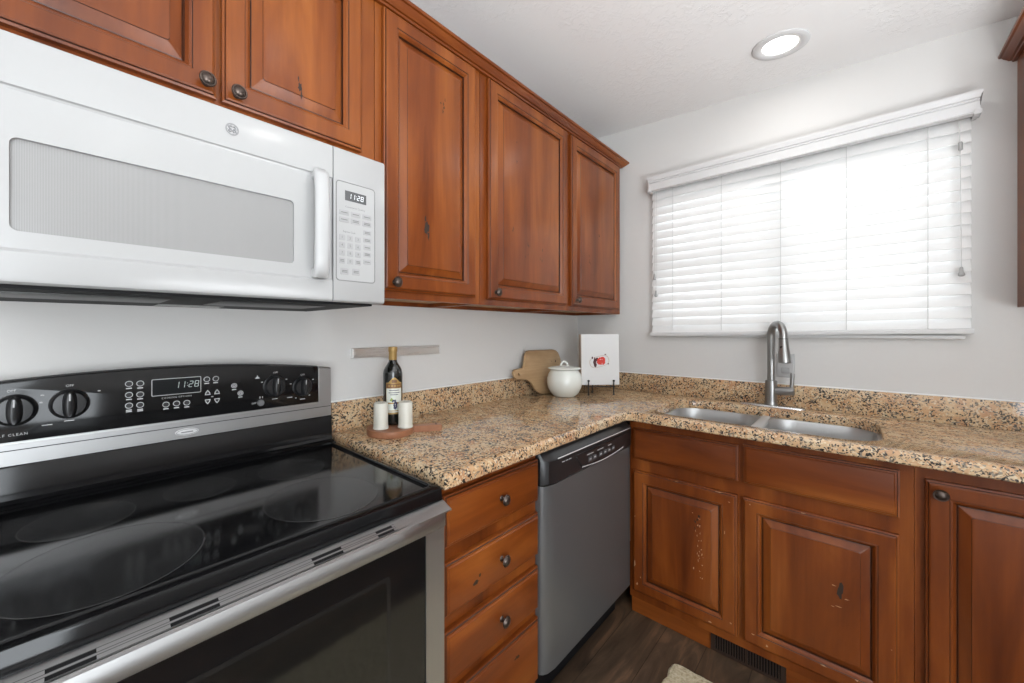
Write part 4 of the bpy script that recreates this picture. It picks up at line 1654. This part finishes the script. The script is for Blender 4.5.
ZBT = 0.936
bx_, by_ = -1.558, -0.143
t = thing('bottle', 'dark glass bottle with gold cap and grape label standing on the round board', 'bottle', (bx_, by_, ZBT))
bm = B()
rb = 0.0345
lathe(bm, [(rb * .86, 0.0005), (rb * .97, 0.003), (rb, 0.008), (rb, 0.170), (rb * .985, 0.182), (rb * .92, 0.193), (rb * .78, 0.204), (rb * .58, 0.214), (0.0155, 0.222), (0.0140, 0.230), (0.0138, 0.254)], (bx_, by_, ZBT), 40)
obj('glass_body', bm, bottle_m, t, angle=60)
bm = B()
lathe(bm, [(0.0142, 0.228), (0.0146, 0.230), (0.0146, 0.255), (0.0152, 0.257), (0.0160, 0.259), (0.0162, 0.272), (0.0150, 0.275), (0.001, 0.2755)], (bx_, by_, ZBT), 28)
obj('cap', bm, gold_m, t)
fa = math.atan2(-1.3322 - by_, -2.3674 - bx_) + 0.15     # the label faces the room


def wrap(bm, pts, mi, off):
    """label outline (arc length u, height z) wrapped round the bottle"""
    f = bm.faces.new([bm.verts.new(Vector((bx_ + (rb + off) * math.cos(fa + u / rb), by_ + (rb + off) * math.sin(fa + u / rb), ZBT + z))) for u, z in pts])
    f.material_index = mi


def wraprect(bm, u0, u1, z0, z1, mi, off, n=8, top=None):
    for k in range(n):
        a, b = u0 + (u1 - u0) * k / n, u0 + (u1 - u0) * (k + 1) / n
        ta = z1 if top is None else top(a)
        tb_ = z1 if top is None else top(b)
        wrap(bm, [(a, z0), (b, z0), (b, tb_), (a, ta)], mi, off)


bm = B()
W = 0.030
crest = lambda u: 0.150 + 0.018 * max(0, math.cos(u / W * PI / 1.6)) ** 1.5
wraprect(bm, -W, W, 0.040, 0.150, 0, 0.0004, 14, crest)
crest2 = lambda u: 0.1475 + 0.018 * max(0, math.cos(u / W * PI / 1.6)) ** 1.5
wraprect(bm, -W + .002, W - .002, 0.046, 0.130, 1, 0.0007, 14)
wraprect(bm, -W + .002, W - .002, 0.132, 0.146, 2, 0.0007, 14)
wraprect(bm, -.009, .009, 0.150, 0.160, 2, 0.0007, 6)
for u0, u1, z in ((-.018, .018, .122), (-.020, .020, .114), (-.014, .014, .107)):
    wraprect(bm, u0, u1, z, z + .0022, 3, 0.0009, 6)
for u0, u1 in ((-.022, -.014), (-.011, -.004), (-.001, .006), (.009, .016), (.018, .023)):
    wraprect(bm, u0, u1, .136, .142, 0, 0.0009, 3)
for k in range(22):
    q = random.random()
    zz = 0.088 - 0.030 * q
    uu = 0.003 + random.uniform(-1, 1) * 0.012 * (1 - q * .8)
    wrap(bm, [(uu + .0033 * math.cos(2 * PI * j / 8), zz + .0033 * math.sin(2 * PI * j / 8)) for j in range(8)], 3, 0.0009 + k * .00002)
wrap(bm, [(-.016, .088), (-.008, .084), (-.004, .092), (-.010, .098)], 4, 0.0013)
wraprect(bm, -.022, .016, .076, .081, 0, 0.0011, 6)
wraprect(bm, -.020, .020, .050, .053, 0, 0.0009, 6)
obj('label_wrap', bm, [gold_m, label_m, brown_m, grape_m, leaf_m], t, label='gold crested label with dark grapes')


def shaker(x, y, label, hgt):
    t = thing('shaker', label, 'shaker', (x, y, ZBT), 0, 'cream shakers on the round board')
    bm = B()
    r = 0.0243
    lathe(bm, [(r * 1.02, 0.0004), (r * 1.08, 0.001), (r * 1.08, 0.0045), (r * 1.02, 0.0065), (r, 0.009), (r * .985, hgt - .006), (r * .93, hgt - .0015), (r * .80, hgt), (r * .62, hgt), (r * .58, hgt - .0018), (r * .001, hgt - .0018)], (x, y, ZBT), 36)
    obj('body', bm, cream_matte, t)
    bm = B()
    for k in range(5):
        q = 2 * PI * k / 5
        lathe(bm, [(0.0012, 0), (0.0012, 0.0002)], (x + .006 * math.cos(q), y + .006 * math.sin(q), ZBT + hgt - .0017), 8)
    obj('holes', bm, black_matte, t)


shaker(-1.629, -0.176, 'cream cylindrical shaker to the left of the bottle on the round board', 0.089)
shaker(-1.558, -0.219, 'cream cylindrical shaker to the right of the bottle, nearest the board handle', 0.089)

# ------------------------------------------------------------------ paddle board, pot, book on easel
CB = [(-0.716, 1.066), (-0.664, 1.068), (-0.650, 1.090), (-0.629, 1.140), (-0.617, 1.154), (-0.600, 1.1595), (-0.580, 1.161), (-0.348, 1.158), (-0.325, 1.154), (-0.305, 1.142), (-0.297, 1.126), (-0.290, 1.10), (-0.300, 1.00),
      (-0.325, 0.930), (-0.345, 0.918), (-0.380, 0.9145), (-0.520, 0.9145), (-0.555, 0.921), (-0.586, 0.942), (-0.604, 0.966), (-0.617, 0.985), (-0.646, 1.003), (-0.693, 1.013), (-0.720, 1.012), (-0.742, 1.016), (-0.755, 1.030), (-0.755, 1.050), (-0.740, 1.063)]
t = thing('cutting_board', 'pale wooden paddle cutting board leaning on the backsplash behind the white pot', 'cutting board', (-0.50, -0.075, 0.914))
lean = math.atan2(0.045, 0.245)
ti = 0.017


def PCB(a, b, h):
    q = b - 0.9145
    return Vector((a, -0.068 - h * math.cos(lean) + q * math.sin(lean), 0.9145 + 0.003 + q * math.cos(lean) - h * math.sin(lean) + 0.0))


bm = B()
c0 = Vector((-0.50, 1.04))
off_ = offset(CB, 0.003)
if abs(area2(off_)) > abs(area2(CB)):
    off_ = offset(CB, -0.003)
hole = [(-0.7175 + .0085 * math.cos(2 * PI * k / 16), 1.040 + .0085 * math.sin(2 * PI * k / 16)) for k in range(16)]
ls = [[PCB(*p, h) for p in o] for o, h in ((off_, 0.0), (CB, 0.003), (CB, ti - .003), (off_, ti))]
loops(bm, ls, cap0=False, cap1=False)
for h in (0.0, ti):
    tb = bmesh.new()
    es = []
    for l in (off_, hole):
        vs = [tb.verts.new(PCB(*p, h)) for p in l]
        es += [tb.edges.new((vs[i], vs[(i + 1) % len(vs)])) for i in range(len(vs))]
    bmesh.ops.triangle_fill(tb, use_beauty=True, edges=es)
    join(bm, tb)
loops(bm, [[PCB(*p, h) for p in hole] for h in (0.0, ti)], False, False)
for a, b, ra, rb_ in ((-0.352, 1.091, .005, .007), (-0.395, 1.093, .003, .003)):
    blob(bm, a, b, ra, rb_, PCB, ti + .0003, 1, 10, .4)
obj('paddle', bm, [maple, knot_m], t)

px_, py_ = -0.487, -0.195
t = thing('lidded_pot', 'round white ceramic pot with a loop-handled lid, in front of the cutting board', 'pot', (px_, py_, 0.914))
bm = B()
lathe(bm, [(0.050, 0.0006), (0.058, 0.0015), (0.062, 0.006), (0.078, 0.024), (0.090, 0.050), (0.0945, 0.078), (0.0925, 0.100), (0.085, 0.122), (0.076, 0.137), (0.0745, 0.142), (0.079, 0.146), (0.066, 0.147)], (px_, py_, 0.914), 48)
obj('body', bm, ceramic, t, angle=60)
bm = B()
lathe(bm, [(0.070, 0.1475), (0.086, 0.1480), (0.0885, 0.1505), (0.086, 0.1540), (0.070, 0.1590), (0.045, 0.1635), (0.020, 0.1650), (0.001, 0.1655)], (px_, py_, 0.914), 48)
ld = obj('lid', bm, ceramic, t, angle=60)
bm = B()
pts = []
for k in range(13):
    q = PI * k / 12
    pts.append((px_ + 0.0185 * math.cos(q) * 0.713, py_ - 0.0185 * math.cos(q) * .70, 0.914 + 0.163 + 0.024 * math.sin(q)))
tube(bm, pts, [0.0062] * 13, 12)
obj('loop_handle', bm, ceramic, ld)

EZ = (-0.292, -0.296)
rz = math.atan2(0.10, -0.102) + PI      # book runs across the corner
rz = math.radians(-42)
t = thing('book_easel', 'small black iron easel stand holding the white book in the corner', 'easel', (*EZ, 0.914), rz)
# local frame: +x to the right as seen from the room, -y towards the room
lb = math.radians(1.5)


def EL(x, d, z):
    return Vector((x, d, z))


bm = B()
for s in (-1, 1):
    x = s * 0.071
    tube(bm, [EL(x, -0.036, 0.0035), EL(x, -0.034, 0.02), EL(x, -0.036, 0.055), EL(x, -0.0375, 0.076)], 0.0034, 10)
    lathe(bm, [(0.001, -0.006), (0.0058, -0.004), (0.0066, 0.0), (0.0058, 0.004), (0.001, 0.006)], EL(x, -0.0375, 0.078), 12)
    lathe(bm, [(0.0058, 0.0004), (0.006, 0.003), (0.004, 0.007)], EL(x, -0.036, 0), 12)
    tube(bm, [EL(x, -0.034, 0.046), EL(x, 0.012, 0.046), EL(x, 0.02, 0.05), EL(x * .75, 0.045, 0.20)], 0.0028, 8)
obj('front_legs', bm, black_iron, t, local=True)
bm = B()
tube(bm, [EL(-0.071, -0.034, 0.046), EL(0.071, -0.034, 0.046)], 0.0026, 8)
tube(bm, [EL(-0.053, 0.045, 0.20), EL(0.053, 0.045, 0.20)], 0.0026, 8)
obj('cross_bars', bm, black_iron, t, local=True)
bm = B()
tube(bm, [EL(0, 0.045, 0.20), EL(-0.008, 0.06, 0.10), EL(-0.012, 0.066, 0.003)], 0.003, 8)
lathe(bm, [(0.0058, 0.0004), (0.006, 0.003), (0.004, 0.007)], EL(-0.012, 0.066, 0), 12)
obj('rear_leg', bm, black_iron, t, local=True)

t = thing('cookbook', 'white hardback cookbook with a plate of red food on its cover, on the easel', 'book', (*EZ, 0.9645), rz)
bt = 0.034


def BKp(a, b, h):
    """a across, b up the cover, h thickness towards the room"""
    y = 0.006 + b * math.sin(lb) - h * math.cos(lb)
    z = 0.0035 + b * math.cos(lb) + h * math.sin(lb)
    return Vector((a, y, z))


bw, bh = 0.213, 0.280
bm = B()
for h0, h1 in ((0.0, 0.0025), (bt - .0025, bt)):
    nested(bm, (-bw / 2, bw / 2, 0, bh), [(0, h0), (0, h1)], BKp)
bk = obj('cover', bm, paper, t, local=True)
bm = B()
nested(bm, (-bw / 2 + .001, bw / 2 - .004, 0.003, bh - .003), [(0, 0.0025), (0, bt - .0025)], BKp)
obj('pages', bm, pages, t, local=True)
bm = B()
nested(bm, (-bw / 2 - .003, -bw / 2 + .0004, 0, bh), [(0, 0.0), (0, bt - .0008)], BKp)
obj('spine', bm, simple('tan_book_spine', (0.40, 0.32, 0.25), 0.6), t, local=True, label='tan cloth spine')
bm = B()
bar2(bm, -bw / 2 + .0135, -bw / 2 + .0150, 0.0, bh, BKp, bt + .0002, 2)
ca, cb_ = -0.006, 0.128
ring2(bm, ca, cb_, .066, .063, .0035, BKp, bt + .0003, 2, 40)
pts = []
for k in range(36):
    q = 2 * PI * k / 36
    u = .056 * math.copysign(abs(math.cos(q)) ** .7, math.cos(q))
    v = .030 * math.copysign(abs(math.sin(q)) ** .7, math.sin(q))
    pts.append((ca + u * .97 - v * .24, cb_ + .001 + v * .97 + u * .24))
n_ = len(pts)
va = [bm.verts.new(BKp(a, b, bt + .0005)) for a, b in pts]
vb = [bm.verts.new(BKp(ca + (a - ca) * .95, cb_ + (b - cb_) * .93, bt + .0005)) for a, b in pts]
ring_faces(bm, va, vb, 3)
for k, (a, b, ra, rb_, mi) in enumerate(((ca - .024, cb_ - .004, .010, .026, 1), (ca - .012, cb_ + .012, .010, .010, 1), (ca - .002, cb_ + .002, .012, .021, 0), (ca + .012, cb_ - .002, .010, .018, 0), (ca + .024, cb_ + .004, .009, .020, 0),
                                       (ca + .018, cb_ + .020, .012, .006, 0), (ca - .040, cb_ + .022, .004, .007, 1), (ca + .034, cb_ + .040, .005, .003, 1), (ca + .050, cb_ - .012, .004, .004, 1))):
    blob(bm, a, b, ra, rb_, BKp, bt + .0007 + k * .00005, mi, 14, .22)
for a, b, ra, rb_ in ((ca - .017, cb_ - .006, .0022, .007), (ca + .006, cb_ + .013, .005, .0012), (ca + .016, cb_ - .009, .004, .0012)):
    blob(bm, a, b, ra, rb_, BKp, bt + .0013, 4, 10, .3)
for a0, a1 in ((-.082, -.056), (-.052, -.018), (.010, .028), (.032, .060), (.064, .080)):
    bar2(bm, a0, a1, bh - .0185, bh - .0165, BKp, bt + .0003, 2)
obj('cover_print', bm, [red_m, maroon_m, plate_line, plate_rim, paper], bk, local=True)

# ------------------------------------------------------------------ rug
bm = B()
rug = rrect(-2.15, -0.755, -1.42, -0.832, 0.03, 4)
dense = []
for i in range(len(rug)):
    p, q = Vector(rug[i]), Vector(rug[(i + 1) % len(rug)])
    n = max(1, int((q - p).length / 0.02))
    for k in range(n):
        c_ = p + (q - p) * k / n
        dense.append((c_.x + random.uniform(-.005, .005), c_.y + random.uniform(-.005, .005)))
ls = [[Vector((a, b, z)) for a, b in o] for o, z in ((dense, 0.0006), (dense, 0.007), (offset(dense, 0.006) if area2(dense) > 0 else offset(dense, -0.006), 0.012))]
loops(bm, ls)
tag(obj('rug', bm, rug_m, loc=(-1.45, -1.13, 0)), 'beige woven kitchen rug on the dark floor in front of the sink cabinet', 'rug')
